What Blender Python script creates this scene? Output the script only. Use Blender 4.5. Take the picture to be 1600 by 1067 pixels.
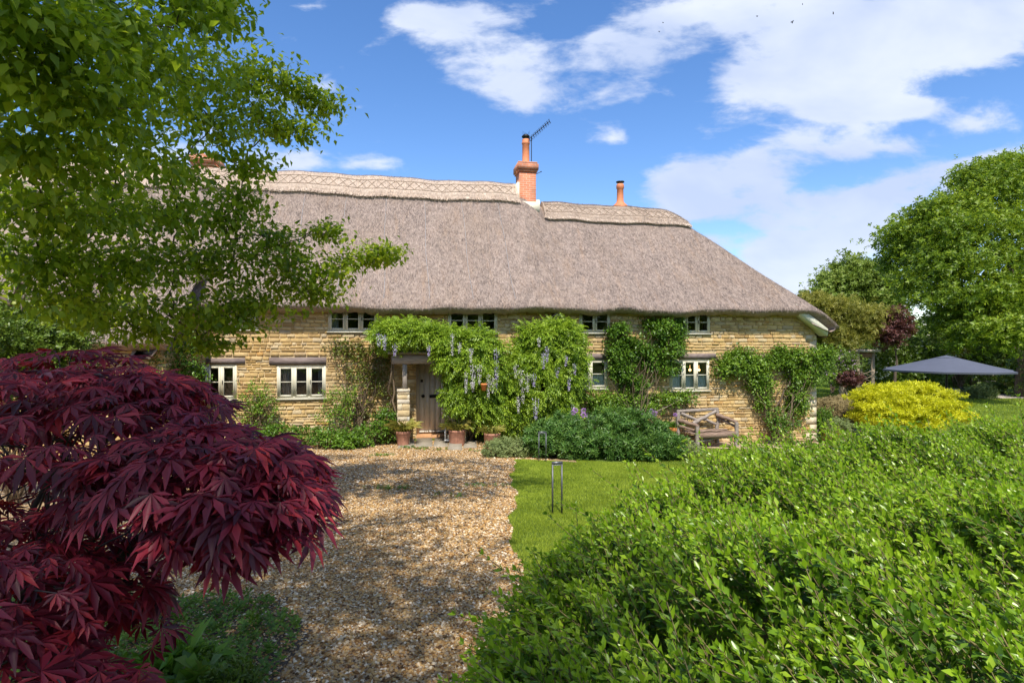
import bpy, math, random
import numpy as np
R = math.radians
rng = np.random.default_rng(7); random.seed(7)
scene = bpy.context.scene
for o in list(bpy.data.objects): bpy.data.objects.remove(o)
col = scene.collection

# ------------------------------------------------------------------ camera, sky, sun, exposure
F = 889.0                      # focal length in pixels of the 1600 px wide photograph
CAMZ = 2.6
cam_d = bpy.data.cameras.new('camera'); cam = bpy.data.objects.new('camera', cam_d); col.objects.link(cam)
cam_d.sensor_width = 36; cam_d.lens = 36 * F / 1600; cam_d.clip_end = 3000; cam_d.clip_start = 0.05
cam.location = (0, 0, CAMZ); cam.rotation_euler = (R(90), 0, 0); scene.camera = cam
scene.view_settings.view_transform = 'Standard'; scene.view_settings.look = 'None'
scene.view_settings.exposure = 0.45; scene.view_settings.gamma = 1; scene.view_settings.use_curve_mapping = False
SUN_EL, SUN_AZ = 55.0, 4.0     # azimuth: degrees to the right of straight behind the camera
sd = np.array([math.sin(R(SUN_AZ)) * math.cos(R(SUN_EL)), -math.cos(R(SUN_AZ)) * math.cos(R(SUN_EL)), math.sin(R(SUN_EL))])  # towards the sun
sun_d = bpy.data.lights.new('sun', 'SUN'); sun = bpy.data.objects.new('sun', sun_d); col.objects.link(sun)
sun_d.energy = 4.6; sun_d.angle = R(0.5); sun_d.color = (1, 0.93, 0.82)
sun.rotation_euler = (R(90 - SUN_EL), 0, R(SUN_AZ)); sun.location = (0, -5, 30)

world = bpy.data.worlds.new("World"); scene.world = world; world.use_nodes = True
def build_world():
    nt = world.node_tree; N = nt.nodes; L = nt.links; N.clear()
    def n(t, **k):
        x = N.new(t)
        for a, b in k.items(): setattr(x, a, b)
        return x
    def m(op, a, b=None, c=None, clamp=False):
        x = n('ShaderNodeMath', operation=op); x.use_clamp = clamp
        for i, v in enumerate((a, b, c)):
            if v is None: continue
            if isinstance(v, (int, float)): x.inputs[i].default_value = v
            else: L.new(v, x.inputs[i])
        return x.outputs[0]
    sky = n('ShaderNodeTexSky', sky_type='NISHITA'); sky.sun_disc = False
    sky.sun_elevation = R(SUN_EL); sky.sun_rotation = R(180 - SUN_AZ)
    sky.air_density = 1.0; sky.dust_density = 0.3; sky.ozone_density = 2.5; sky.altitude = 100
    hs = n('ShaderNodeHueSaturation'); hs.inputs['Saturation'].default_value = 1.2; hs.inputs['Value'].default_value = 1.5; L.new(sky.outputs[0], hs.inputs['Color'])
    tc = n('ShaderNodeTexCoord'); sp = n('ShaderNodeSeparateXYZ'); L.new(tc.outputs['Generated'], sp.inputs[0])
    ay = m('MAXIMUM', m('ABSOLUTE', sp.outputs[1]), 0.08)
    u = m('DIVIDE', sp.outputs[0], ay); v = m('DIVIDE', sp.outputs[2], ay)
    cb = n('ShaderNodeCombineXYZ'); L.new(u, cb.inputs[0]); L.new(v, cb.inputs[1])
    def noise(scale, det, rough, sx=1.0, sy=1.0, off=0):
        mp = n('ShaderNodeMapping'); mp.inputs['Scale'].default_value = (sx, sy, 1); mp.inputs['Location'].default_value = (off, off * .7, off)
        mp.inputs['Rotation'].default_value = (0, 0, R(-12))
        L.new(cb.outputs[0], mp.inputs[0]); t = n('ShaderNodeTexNoise'); t.inputs['Scale'].default_value = scale
        t.inputs['Detail'].default_value = det; t.inputs['Roughness'].default_value = rough; t.inputs['Distortion'].default_value = .25
        L.new(mp.outputs[0], t.inputs[0]); return t.outputs[0]
    # clouds: soft masses (direction-space centre, half sizes, tilt, weight) broken up by fractal noise
    blobs = [(1320, 20, 330, 85, 5, 1.0), (1560, 35, 220, 80, 12, .8), (1080, 15, 130, 50, 0, .55), (1010, 90, 70, 75, 60, .45),
             (1260, 140, 150, 95, 12, .95), (1150, 150, 50, 60, 50, .4), (1370, 150, 90, 60, 20, .7), (1100, 215, 75, 35, 20, .6), (1120, 290, 170, 56, -2, 1.6),
             (1330, 236, 150, 36, 3, 1.0), (1200, 235, 100, 36, 20, .5), (1380, 316, 210, 48, 13, 1.6), (1500, 275, 110, 40, 12, .9), (1290, 382, 130, 24, 5, 1.3), (1290, 430, 140, 36, 13, 1.5), (1080, 330, 60, 26, 0, .6), (1190, 425, 80, 34, 10, 1.0), (1110, 375, 70, 24, -10, .5),
             (1440, 170, 70, 24, 14, .6), (1525, 195, 90, 26, 0, .6), (740, 25, 150, 80, 0, .75), (640, 30, 90, 45, 0, .6), (800, 130, 110, 55, -15, .66), (570, 75, 60, 24, 30, .4), (700, 110, 100, 40, -20, .3),
             (930, 60, 65, 38, 30, .55), (955, 215, 65, 28, 8, .5), (490, 255, 140, 34, -3, .62), (600, 260, 70, 22, 0, .5), (200, 240, 300, 60, 0, .6), (150, 60, 200, 50, 10, .4), (590, 140, 60, 40, 40, .22)]
    tot = None
    for x, y, a, b, rot, wgt in blobs:
        mp = n('ShaderNodeMapping', vector_type='TEXTURE')
        mp.inputs['Location'].default_value = ((x - 800) / F, (533.5 - y) / F, 0); mp.inputs['Rotation'].default_value = (0, 0, R(rot))
        mp.inputs['Scale'].default_value = (a / F * 1.25, b / F * 1.25, 1); L.new(cb.outputs[0], mp.inputs[0])
        g = n('ShaderNodeTexGradient', gradient_type='QUADRATIC_SPHERE'); L.new(mp.outputs[0], g.inputs[0])
        t = m('MULTIPLY', m('POWER', g.outputs[1], .62), wgt * 1.3)
        tot = t if tot is None else m('ADD', tot, t)
    back = m('LESS_THAN', sp.outputs[1], 0)
    side = m('MAXIMUM', back, m('GREATER_THAN', m('ABSOLUTE', u), 1.15))
    far = m('MULTIPLY', side, m('MULTIPLY', noise(1.6, 3, .5, off=4), 0.9))
    n1 = noise(4.0, 9, .58, .7, 1.6, 1.3); n2 = noise(13, 7, .6, .7, 1.5, 5.1); n3 = noise(2.6, 5, .55, .8, 1.6, 9.0)
    d = m('ADD', m('ADD', m('MINIMUM', tot, 1.1), far), m('ADD', m('MULTIPLY', m('SUBTRACT', n1, .5), 2.9), m('MULTIPLY', m('SUBTRACT', n2, .5), 1.6)))
    mr = n('ShaderNodeMapRange', interpolation_type='SMOOTHSTEP'); L.new(d, mr.inputs[0])
    mr.inputs[1].default_value = .22; mr.inputs[2].default_value = .84; mr.inputs[3].default_value = 0; mr.inputs[4].default_value = .93
    ramp = n('ShaderNodeMapRange'); L.new(n3, ramp.inputs[0]); ramp.inputs[1].default_value = .32; ramp.inputs[2].default_value = .60
    cc = n('ShaderNodeMix', data_type='RGBA'); L.new(ramp.outputs[0], cc.inputs[0])
    cc.inputs[6].default_value = (4.6, 5.4, 7.3, 1); cc.inputs[7].default_value = (6.8, 7.3, 8.4, 1)
    mx = n('ShaderNodeMix', data_type='RGBA'); L.new(mr.outputs[0], mx.inputs[0]); tint = n('ShaderNodeMix', data_type='RGBA', blend_type='MULTIPLY'); tint.inputs[0].default_value = 1; tint.inputs[7].default_value = (1.0, .97, 1.06, 1); L.new(hs.outputs[0], tint.inputs[6]); L.new(tint.outputs[2], mx.inputs[6]); L.new(cc.outputs[2], mx.inputs[7])
    bg = n('ShaderNodeBackground'); bg.inputs[1].default_value = 0.1; L.new(mx.outputs[2], bg.inputs[0])
    out = n('ShaderNodeOutputWorld'); L.new(bg.outputs[0], out.inputs[0])
build_world()
world.cycles.sampling_method = 'MANUAL'; world.cycles.sample_map_resolution = 1024

# ------------------------------------------------------------------ helpers: frames of reference
A = R(10.7); SA, CA = math.sin(A), math.cos(A); D0 = 16.5
HE = np.array([CA, SA]); HN = np.array([-SA, CA])
def uv(px, py): return (px - 800) / F, (533.5 - py) / F
def at(px, py, Y): u, v = uv(px, py); return np.array([u * Y, Y, CAMZ + v * Y])
def hp(px, py, w=0.0):           # pixel -> (s, z) on the plane w metres behind the facade plane
    u, v = uv(px, py); t = (D0 * CA + w) / (CA - u * SA)
    return t * (u * CA + SA) - D0 * SA, CAMZ + v * t
def hw(s, w, z=0): return np.array([s * HE[0] + w * HN[0], D0 + s * HE[1] + w * HN[1], z])   # house -> world
def smooth(x, a, b): t = np.clip((x - a) / (b - a), 0, 1); return t * t * (3 - 2 * t)
def gz(x, y):                    # the terrain
    x = np.asarray(x, float); y = np.asarray(y, float)
    base = -.15 - .55 * np.clip((x + 1) / 11, 0, 1)
    rise = .093 * np.clip(14.0 - y, 0, 12.4)
    far = .012 * np.clip(y - 45, 0, 200)
    return base + rise + far + .012 * np.sin(x * 1.3 + 1) * np.sin(y * 1.1)
def gp(px, py):                  # pixel -> ground point
    u, v = uv(px, py); t = 1.0
    while t < 200:
        if CAMZ + v * t < gz(u * t, t): break
        t += .02
    return np.array([u * t, t, float(gz(u * t, t))])

# ------------------------------------------------------------------ helpers: meshes
class G:
    def __init__(s): s.V = []; s.Fc = []; s.n = 0; s.M = []
    def add(s, V, Fa, mi=0):
        V = np.asarray(V, float).reshape(-1, 3); s.V.append(V)
        if isinstance(Fa, np.ndarray): s.Fc.append(Fa + s.n); s.M.append(np.full(len(Fa), mi))
        else:
            by = {}
            for f in Fa: by.setdefault(len(f), []).append(f)
            for k, fs in by.items(): s.Fc.append(np.array(fs) + s.n); s.M.append(np.full(len(fs), mi))
        s.n += len(V)
    def box(s, lo, hi, rot=None, org=None, mi=0, bev=0.0):
        x0, y0, z0 = lo; x1, y1, z1 = hi
        V = np.array([(x0, y0, z0), (x1, y0, z0), (x1, y1, z0), (x0, y1, z0), (x0, y0, z1), (x1, y0, z1), (x1, y1, z1), (x0, y1, z1)], float)
        Fa = [(0, 3, 2, 1), (4, 5, 6, 7), (0, 1, 5, 4), (1, 2, 6, 5), (2, 3, 7, 6), (3, 0, 4, 7)]
        if rot is not None: V = V @ np.array(rot).T
        if org is not None: V = V + np.array(org)
        s.add(V, Fa, mi)
    def beam(s, a, b, wd, th, up=(0, 0, 1), mi=0):   # bar of section wd x th from a to b
        a = np.array(a, float); b = np.array(b, float); d = b - a; l = np.linalg.norm(d); d /= l
        up = np.array(up, float); x = np.cross(d, up); x /= np.linalg.norm(x); z = np.cross(x, d)
        s.box((-wd / 2, 0, -th / 2), (wd / 2, l, th / 2), np.stack([x, d, z], 1), a, mi)
    def tube(s, P, r, k=6, mi=0):
        P = np.asarray(P, float); n = len(P); r = np.broadcast_to(np.asarray(r, float), (n,))
        T = np.gradient(P, axis=0); T /= np.linalg.norm(T, axis=1)[:, None] + 1e-9
        ref = np.where(np.abs(T[:, 2:3]) > .9, np.array([[1., 0, 0]]), np.array([[0, 0, 1.]]))
        if abs(T[0, 2]) > .9 or np.any(np.abs(T[:, 2]) > .9): ref = np.array([[1., .13, .05]]).repeat(n, 0)
        X = np.cross(T, ref); X /= np.linalg.norm(X, axis=1)[:, None] + 1e-9; Y = np.cross(T, X)
        a = np.arange(k) * 2 * np.pi / k
        V = P[:, None] + r[:, None, None] * (np.cos(a)[None, :, None] * X[:, None] + np.sin(a)[None, :, None] * Y[:, None])
        i = np.arange(n - 1)[:, None] * k; j = np.arange(k)[None]; j2 = (j + 1) % k
        Fa = np.stack([i + j, i + j2, i + k + j2, i + k + j], -1).reshape(-1, 4)
        s.add(V.reshape(-1, 3), Fa, mi)
        s.add(V[-1], [tuple(range(k))], mi); s.add(V[0], [tuple(range(k))[::-1]], mi)
    def lathe(s, prof, c=(0, 0, 0), k=24, mi=0, sq=None):
        prof = np.array(prof, float); a = np.arange(k) * 2 * np.pi / k; n = len(prof)
        V = np.stack([prof[:, 0:1] * np.cos(a), prof[:, 0:1] * np.sin(a), prof[:, 1:2].repeat(k, 1)], -1) + np.array(c)
        i = np.arange(n - 1)[:, None] * k; j = np.arange(k)[None]; j2 = (j + 1) % k
        s.add(V.reshape(-1, 3), np.stack([i + j, i + j2, i + k + j2, i + k + j], -1).reshape(-1, 4), mi)
    def build(s, name, mats, parent=None, smooth_=False, loc=None):
        me = bpy.data.meshes.new(name)
        V = np.concatenate(s.V).astype(np.float32)
        lens = np.concatenate([np.full(len(f), f.shape[1]) for f in s.Fc]); loops = np.concatenate([f.ravel() for f in s.Fc]).astype(np.int32)
        me.vertices.add(len(V)); me.vertices.foreach_set('co', V.ravel())
        me.loops.add(len(loops)); me.loops.foreach_set('vertex_index', loops)
        me.polygons.add(len(lens)); st = np.concatenate([[0], np.cumsum(lens)[:-1]]).astype(np.int32)
        me.polygons.foreach_set('loop_start', st); me.polygons.foreach_set('loop_total', lens.astype(np.int32))
        me.polygons.foreach_set('material_index', np.concatenate(s.M).astype(np.int32))
        if smooth_: me.polygons.foreach_set('use_smooth', np.ones(len(lens), bool))
        me.update(calc_edges=True); me.validate()
        for m_ in (mats if isinstance(mats, (list, tuple)) else [mats]): me.materials.append(m_)
        o = bpy.data.objects.new(name, me); col.objects.link(o)
        if parent is not None: o.parent = parent
        if loc is not None: o.location = loc
        return o
def tag(o, label=None, cat=None, group=None, kind=None):
    if label: o['label'] = label
    if cat: o['category'] = cat
    if group: o['group'] = group
    if kind: o['kind'] = kind
    return o
def thing(name, label, cat, loc=(0, 0, 0), rz=0, group=None):
    o = bpy.data.objects.new(name, None); col.objects.link(o); o.location = tuple(float(q) for q in loc); o.rotation_euler = (0, 0, rz)
    return tag(o, label, cat, group)

# ------------------------------------------------------------------ helpers: materials
class MT:
    def __init__(s, name):
        s.m = bpy.data.materials.new(name); s.m.use_nodes = True; s.N = s.m.node_tree.nodes; s.L = s.m.node_tree.links
        s.b = s.N['Principled BSDF']; s.out = s.N['Material Output']; s.tc = None
    def n(s, t, **k):
        x = s.N.new(t)
        for a, b in k.items(): setattr(x, a, b)
        return x
    def co(s, scale=(1, 1, 1), kind='Object'):
        if s.tc is None: s.tc = s.n('ShaderNodeTexCoord')
        mp = s.n('ShaderNodeMapping'); mp.inputs['Scale'].default_value = scale; s.L.new(s.tc.outputs[kind], mp.inputs[0]); return mp.outputs[0]
    def noise(s, sc, det=4, rough=.55, scale=(1, 1, 1), dist=0.):
        t = s.n('ShaderNodeTexNoise'); t.inputs['Scale'].default_value = sc; t.inputs['Detail'].default_value = det
        t.inputs['Roughness'].default_value = rough; t.inputs['Distortion'].default_value = dist; s.L.new(s.co(scale), t.inputs['Vector']); return t.outputs[0]
    def ramp(s, f, stops, interp='LINEAR'):
        r = s.n('ShaderNodeValToRGB'); r.color_ramp.interpolation = interp; e = r.color_ramp.elements
        while len(e) < len(stops): e.new(.5)
        for i, (p, c) in enumerate(stops): e[i].position = p; e[i].color = (*c, 1)
        s.L.new(f, r.inputs[0]); return r.outputs[0]
    def mix(s, f, a, b, mode='MIX'):
        x = s.n('ShaderNodeMix', data_type='RGBA', blend_type=mode)
        for i, v in ((0, f), (6, a), (7, b)):
            if isinstance(v, (int, float)): x.inputs[i].default_value = v
            elif isinstance(v, tuple): x.inputs[i].default_value = (*v, 1)
            else: s.L.new(v, x.inputs[i])
        return x.outputs[2]
    def math(s, op, a, b=None, clamp=False):
        x = s.n('ShaderNodeMath', operation=op); x.use_clamp = clamp
        for i, v in enumerate((a, b)):
            if v is None: continue
            if isinstance(v, (int, float)): x.inputs[i].default_value = v
            else: s.L.new(v, x.inputs[i])
        return x.outputs[0]
    def island(s): return s.n('ShaderNodeNewGeometry').outputs['Random Per Island']
    def bump(s, h, dist=.01, st=1.0, prev=None):
        b = s.n('ShaderNodeBump'); b.inputs['Distance'].default_value = dist; b.inputs['Strength'].default_value = st; s.L.new(h, b.inputs['Height'])
        if prev is not None: s.L.new(prev, b.inputs['Normal'])
        s.L.new(b.outputs[0], s.b.inputs['Normal']); return b.outputs[0]
    def base(s, c, rough=.8, spec=None):
        if isinstance(c, tuple): s.b.inputs['Base Color'].default_value = (*c, 1)
        else: s.L.new(c, s.b.inputs['Base Color'])
        s.b.inputs['Roughness'].default_value = rough
        if spec is not None: s.b.inputs['Specular IOR Level'].default_value = spec
        return s
def srgb(r, g, b): return tuple(((c / 255) / 12.92 if c / 255 <= .04045 else ((c / 255 + .055) / 1.055) ** 2.4) for c in (r, g, b))
def leaf_mat(name, cols, rough=.45, trans=.35, tcol=None, spec=.4, clump=2.0, amt=.5, gain=(1.45, 1.2, .85)):
    """cols: three leaf colours (dull, middle, fresh); each leaf takes its own, in drifts"""
    cols = tuple(tuple(a * b for a, b in zip(c, gain)) for c in cols)
    M = MT(name); r = M.island(); nz = M.noise(clump, 2)
    f = M.math('ADD', M.math('MULTIPLY', r, 1 - amt), M.math('MULTIPLY', M.math('ADD', M.math('MULTIPLY', M.math('SUBTRACT', nz, .5), 2.2), .5, True), amt))
    c = M.ramp(f, [(0.08, cols[0]), (.5, cols[1]), (.95, cols[2])])
    M.base(c, rough, spec)
    tr = M.n('ShaderNodeBsdfTranslucent'); tc = M.mix(1.0, c, tcol or (1.0, 1.0, .45), 'MULTIPLY')
    g = M.n('ShaderNodeGamma'); g.inputs[1].default_value = .82; M.L.new(tc, g.inputs[0]); M.L.new(g.outputs[0], tr.inputs[0])
    mx = M.n('ShaderNodeMixShader'); mx.inputs[0].default_value = trans; M.L.new(M.b.outputs[0], mx.inputs[1]); M.L.new(tr.outputs[0], mx.inputs[2]); M.L.new(mx.outputs[0], M.out.inputs[0])
    return M.m
def simple(name, c, rough=.6, var=.15, sc=8, metal=0., spec=None, bump=0.):
    M = MT(name); nz = M.noise(sc, 5, .6)
    c2 = tuple(q * (1 - var) for q in c); c3 = tuple(min(1, q * (1 + var)) for q in c)
    M.base(M.ramp(nz, [(.3, c2), (.7, c3)]), rough, spec); M.b.inputs['Metallic'].default_value = metal
    if bump: M.bump(nz, bump)
    return M.m
def wood_mat(name, c1, c2, rough=.8, axis=(1, 1, 12)):
    M = MT(name); a = M.noise(6, 6, .65, axis, .3); M.base(M.ramp(a, [(.3, c1), (.72, c2)]), rough); M.bump(a, .006); return M.m

m_bark = simple('bark', (.11, .08, .055), .9, .4, 14, bump=.02)
m_barkl = simple('pale_bark', (.26, .22, .16), .9, .35, 10, bump=.02)
m_stem = simple('woody_stem', (.16, .115, .07), .85, .3, 30)
m_gstem = simple('green_stem', (.13, .17, .05), .7, .2, 30)

# ------------------------------------------------------------------ helpers: foliage
def frames(D, Nn):
    Y = D / (np.linalg.norm(D, axis=1)[:, None] + 1e-9); X = np.cross(Y, Nn); X /= np.linalg.norm(X, axis=1)[:, None] + 1e-9
    return np.stack([X, Y, np.cross(X, Y)], -1)
def scatter(g, tpl, P, D, Nn, S, mi=0):
    tv, tf = tpl; M = frames(D, Nn); S = np.broadcast_to(np.asarray(S, float), (len(P),))
    V = np.einsum('nij,kj->nki', M, tv) * S[:, None, None] + P[:, None]
    off = (np.arange(len(P)) * len(tv))[:, None, None]
    if isinstance(tf, np.ndarray): g.add(V.reshape(-1, 3), (tf[None] + off).reshape(-1, tf.shape[1]), mi)
    else: raise ValueError
def leaf_tpl(w=.5, fold=.08, droop=.12):   # 6 verts, 2+2 tri/quads folded along the midrib
    v = np.array([(0, 0, 0), (-w * .42, .3, fold), (-w * .36, .66, fold * .6 - droop * .4), (0, 1, -droop), (w * .36, .66, fold * .6 - droop * .4), (w * .42, .3, fold), (0, .5, -droop * .2)])
    return v, np.array([(0, 6, 2, 1), (6, 3, 2, 2), (0, 5, 4, 6), (6, 4, 3, 3)])
def quads_only(v, f):
    return v, np.array(f)
def leaf4(w=.5, fold=.1, droop=.1):        # light leaf: two folded quads
    v = np.array([(0, 0, 0), (-w / 2, .45, fold), (0, 1, -droop), (w / 2, .45, fold), (0, .5, 0)])
    return v, np.array([(0, 4, 2, 1), (0, 3, 2, 4)])
def tri_tpl(v, f): return np.array(v, float), np.array(f)
def combine(tpls):                        # list of (v,f) -> one template
    V = []; Fa = []; n = 0
    for v, f in tpls: V.append(v); Fa.append(f + n); n += len(v)
    return np.concatenate(V), np.concatenate(Fa)
def put(tpl, pos, d, nrm, s):
    v, f = tpl; M = frames(np.array([d], float), np.array([nrm], float))[0]; return v @ M.T * s + np.array(pos), f
def rv(n): v = rng.normal(size=(n, 3)); return v / np.linalg.norm(v, axis=1)[:, None]
def palmate(dr=.26):
    out = []
    for a, l, w in ((0, 1, .105), (28, .95, .10), (-28, .95, .10), (58, .80, .095), (-58, .80, .095), (95, .55, .07), (-95, .55, .07)):
        ra = R(a); d = np.array([math.sin(ra), math.cos(ra)]); p = np.array([d[1], -d[0]])
        pts = []
        for t, ww in ((0, .035), (.55, w), (1.0, 0)):
            c = d * t * l
            pts.append((c[0] - p[0] * ww, c[1] - p[1] * ww, -dr * (t * l) ** 2 + .02)); pts.append((c[0] + p[0] * ww, c[1] + p[1] * ww, -dr * (t * l) ** 2 + .02))
        mid = d * .55 * l
        v = np.array([(0, 0, 0), pts[2], (*(d * l), -(dr + .04) * l * l), pts[3], (*(d * .55 * l), -dr * (.55 * l) ** 2 - .035)])
        out.append((v, np.array([(0, 4, 2, 1), (0, 3, 2, 4)])))
    return combine(out)
def pinnate(pairs=5, w=.34, l=.30, droop=.55):
    out = []; L4 = leaf4(w, .06, .15)
    for i in range(pairs):
        t = (i + .8) / (pairs + .3); z = -droop * t * t; ll = l * (1 - .35 * abs(t - .45))
        for sgn in (-1, 1): out.append(put(L4, (0, t, z), (sgn * .85, .5, -.45), (0, .1, 1), ll))
    out.append(put(L4, (0, 1, -droop), (0, .7, -.7), (0, .7, .7), l * .9))
    return combine(out)
def sprig(n=6, w=.5, l=.55, up=.5):
    out = []; L4 = leaf4(w)
    for i in range(n):
        a = i * 2.4; t = i / n
        d = (math.cos(a), .35 + up * t, math.sin(a)); out.append(put(L4, (0, t * .6, 0), d, (0, 1, .2), l * (1 - .3 * t)))
    return combine(out)
T_LEAF = leaf4(.55); T_NARROW = leaf4(.3); T_ROUND = leaf4(.8, .08, .12)
T_SPRIG = sprig(); T_SPRIGN = sprig(7, .3, .7); T_PIN = pinnate(4, .46, .40, .4); T_PALM = palmate()

def clumps(pads, per, sig, jit=.18, lo=.5, upbias=.15):
    """pads: (centre, radii, weight) -> clump centres and outward vectors"""
    C = []; O = []
    for c, r, wgt in pads:
        k = max(1, int(per * wgt)); d = rv(k); d[:, 2] += upbias; d /= np.linalg.norm(d, axis=1)[:, None]
        rad = lo + (1 - lo) * rng.random(k) ** .6; rad *= 1 + jit * rng.normal(size=k)
        C.append(np.array(c) + d * rad[:, None] * np.array(r)); O.append(d / (np.array(r) / max(r)))
    return np.concatenate(C), np.concatenate(O)
def leaves_on(g, C, O, m, sig, tpl, size, sagz=-.1, spread=1.0, mi=0, nup=.9):
    n = len(C) * m; P = np.repeat(C, m, 0) + rng.normal(size=(n, 3)) * np.array(sig)
    D = np.repeat(O / (np.linalg.norm(O, axis=1)[:, None] + 1e-9), m, 0) * .7 + rv(n) * spread; D[:, 2] += sagz
    Nn = np.array([0, 0, nup]) + np.repeat(O, m, 0) * .3 + rv(n) * .55 + sd * .35
    scatter(g, tpl, P, D, Nn, size * (.65 + .6 * rng.random(n)), mi)
def curve_pts(a, b, n=6, sag=0., jit=.05):
    a = np.array(a, float); b = np.array(b, float); t = np.linspace(0, 1, n)[:, None]; l = np.linalg.norm(b - a)
    P = a + (b - a) * t; P[:, 2] += sag * l * (np.sin(np.pi * t[:, 0])); P[1:-1] += rng.normal(size=(n - 2, 3)) * jit * l; return P
def shrub(name, label, cat, base, pads, mat, per=60, m=12, sig=.06, tpl=T_LEAF, size=.07, stem_mat=None, stems=8, r=.012, lo=.45, upbias=.2, sagz=0., extra=None, group=None, spread=1.0, stemname='stem'):
    """base: world point; pads in world coordinates"""
    base = np.array(base, float); t = thing(name, label, cat, base, group=group)
    pads = [(np.array(c) - base, rr, wg) for c, rr, wg in pads]
    C, O = clumps(pads, per, sig, lo=lo, upbias=upbias)
    g = G(); leaves_on(g, C, O, m, sig, tpl, size, sagz, spread)
    g.build('foliage', mat, t)
    gs = G(); idx = rng.choice(len(C), min(len(C), stems * len(pads)), replace=False)
    for i in idx:
        b0 = rng.normal(size=3) * .04; b0[2] = 0
        gs.tube(curve_pts(b0, C[i], 6, .08, .04), np.linspace(r, r * .3, 6), 5)
    gs.build(stemname, stem_mat or m_stem, t)
    if extra: extra(t, C, O, base)
    return t, C, O

# ------------------------------------------------------------------ ground
def ground_mat():
    M = MT('lawn_ground'); a = M.noise(1.2, 4); b = M.noise(40, 4, .7)
    c = M.mix(b, M.ramp(a, [(.3, (.09, .17, .017)), (.7, (.15, .25, .028))]), (.08, .10, .03)); M.base(c, .95, .1); M.bump(b, .03); return M.m
def gravel_mat(name='gravel', small=False):
    M = MT(name); k = 60 if not small else 90
    v = M.n('ShaderNodeTexVoronoi'); v.inputs['Scale'].default_value = k; v.inputs['Randomness'].default_value = 1; M.L.new(M.co((1, 1, 1)), v.inputs['Vector'])
    sp = M.n('ShaderNodeSeparateColor'); M.L.new(v.outputs['Color'], sp.inputs[0])
    c = M.ramp(sp.outputs[0], GR if not small else GR2); big = M.noise(.7, 3)
    c = M.mix(M.math('MULTIPLY', big, .5), c, (.30, .24, .17))
    M.base(c, .85, .2); M.bump(M.math('SUBTRACT', 1.0, v.outputs['Distance']), .012, 1.0); return M.m
GR = [(0, (.07, .033, .012)), (.2, (.27, .135, .04)), (.42, (.44, .255, .085)), (.6, (.50, .34, .15)), (.78, (.27, .19, .12)), (.9, (.63, .49, .31)), (1, (.80, .70, .54))]
GR2 = [(0, (.32, .21, .11)), (.4, (.55, .38, .22)), (.75, (.68, .52, .36)), (1, (.80, .70, .58))]
def sheet(name, xs, ys, mat, dz=0., keep=None):
    X, Y = np.meshgrid(xs, ys); Z = gz(X, Y) + dz; nx = len(xs); g = G()
    i = np.arange(len(ys) - 1)[:, None] * nx; j = np.arange(nx - 1)[None]
    Fa = np.stack([i + j, i + j + 1, i + nx + j + 1, i + nx + j], -1).reshape(-1, 4)
    V = np.stack([X, Y, Z], -1).reshape(-1, 3)
    if keep is not None: cx = V[Fa].mean(1); Fa = Fa[keep(cx[:, 0], cx[:, 1])]
    g.add(V, Fa); o = g.build(name, mat, smooth_=True); o['kind'] = 'structure'; return o
xs = np.unique(np.concatenate([np.linspace(-600, -30, 12), np.linspace(-30, 40, 141), np.linspace(40, 600, 12)]))
ys = np.unique(np.concatenate([np.linspace(-60, -6, 8), np.linspace(-6, 50, 113), np.linspace(50, 1200, 20)]))
sheet('ground', xs, ys, ground_mat())
def wallw(x, y): return -(x - 0) * SA + (y - D0) * CA     # w of a world point
def walls_(x, y): return x * CA + (y - D0) * SA
def xedge(y):    # left edge of the lawn
    return .02 + .05 * np.sin(y * 1.7) + .035 * np.sin(y * 5.1 + 1) + .25 * smooth(y, 12.6, 13.6) + .06 * smooth(-y, -5.5, -3.5)
def is_gravel(x, y):
    w = wallw(x, y); s = walls_(x, y)
    drive = (x < xedge(y)) & (w < -.35) & (y > 1.3)
    path = (x >= 4.6) & (w > -1.15 - .1 * np.sin(x * 2)) & (w < .3) & (s < 11.5)
    mid = (x < 1.5) & (x > -2) & (y > 13.1) & (w < 0)
    return drive | path | mid
XG = np.arange(-14, 12, .05); YG = np.arange(1.0, 19.0, .05)
sheet('gravel_drive', XG, YG, gravel_mat(), .006, lambda x, y: is_gravel(x, y) & (x < 3))
sheet('gravel_path', XG, YG, gravel_mat('fine_gravel', True), .006, lambda x, y: is_gravel(x, y) & (x >= 3))
def slab_mat():
    M = MT('stone_slab'); a = M.noise(5, 6, .6); b = M.noise(1.3, 3); M.base(M.mix(b, M.ramp(a, [(.3, (.20, .17, .12)), (.7, (.40, .35, .28))]), (.23, .20, .15)), .9); M.bump(a, .01); return M.m
m_slab = slab_mat()
def pave(x, y):
    return (x > 10.6) & (x < 14.6) & (y > 19.6 + .18 * (x - 10)) & (y < 22.2)
M_ = MT('paving'); a_ = M_.noise(3, 6, .6); M_.base(M_.ramp(a_, [(.3, (.36, .30, .24)), (.7, (.50, .43, .36))]), .9)
sheet('garden_path', np.arange(10, 17, .1), np.arange(18, 23.5, .1), M_.m, .01, lambda x, y: (x > 10.6) & (x < 16.6 - (y - 18) * .5) & (y < 21.3))
sheet('patio', np.arange(20, 34, .25), np.arange(30, 46, .25), M_.m, .012, lambda x, y: (x > 25) & (x < 31) & (y > 33) & (y < 41))

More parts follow.
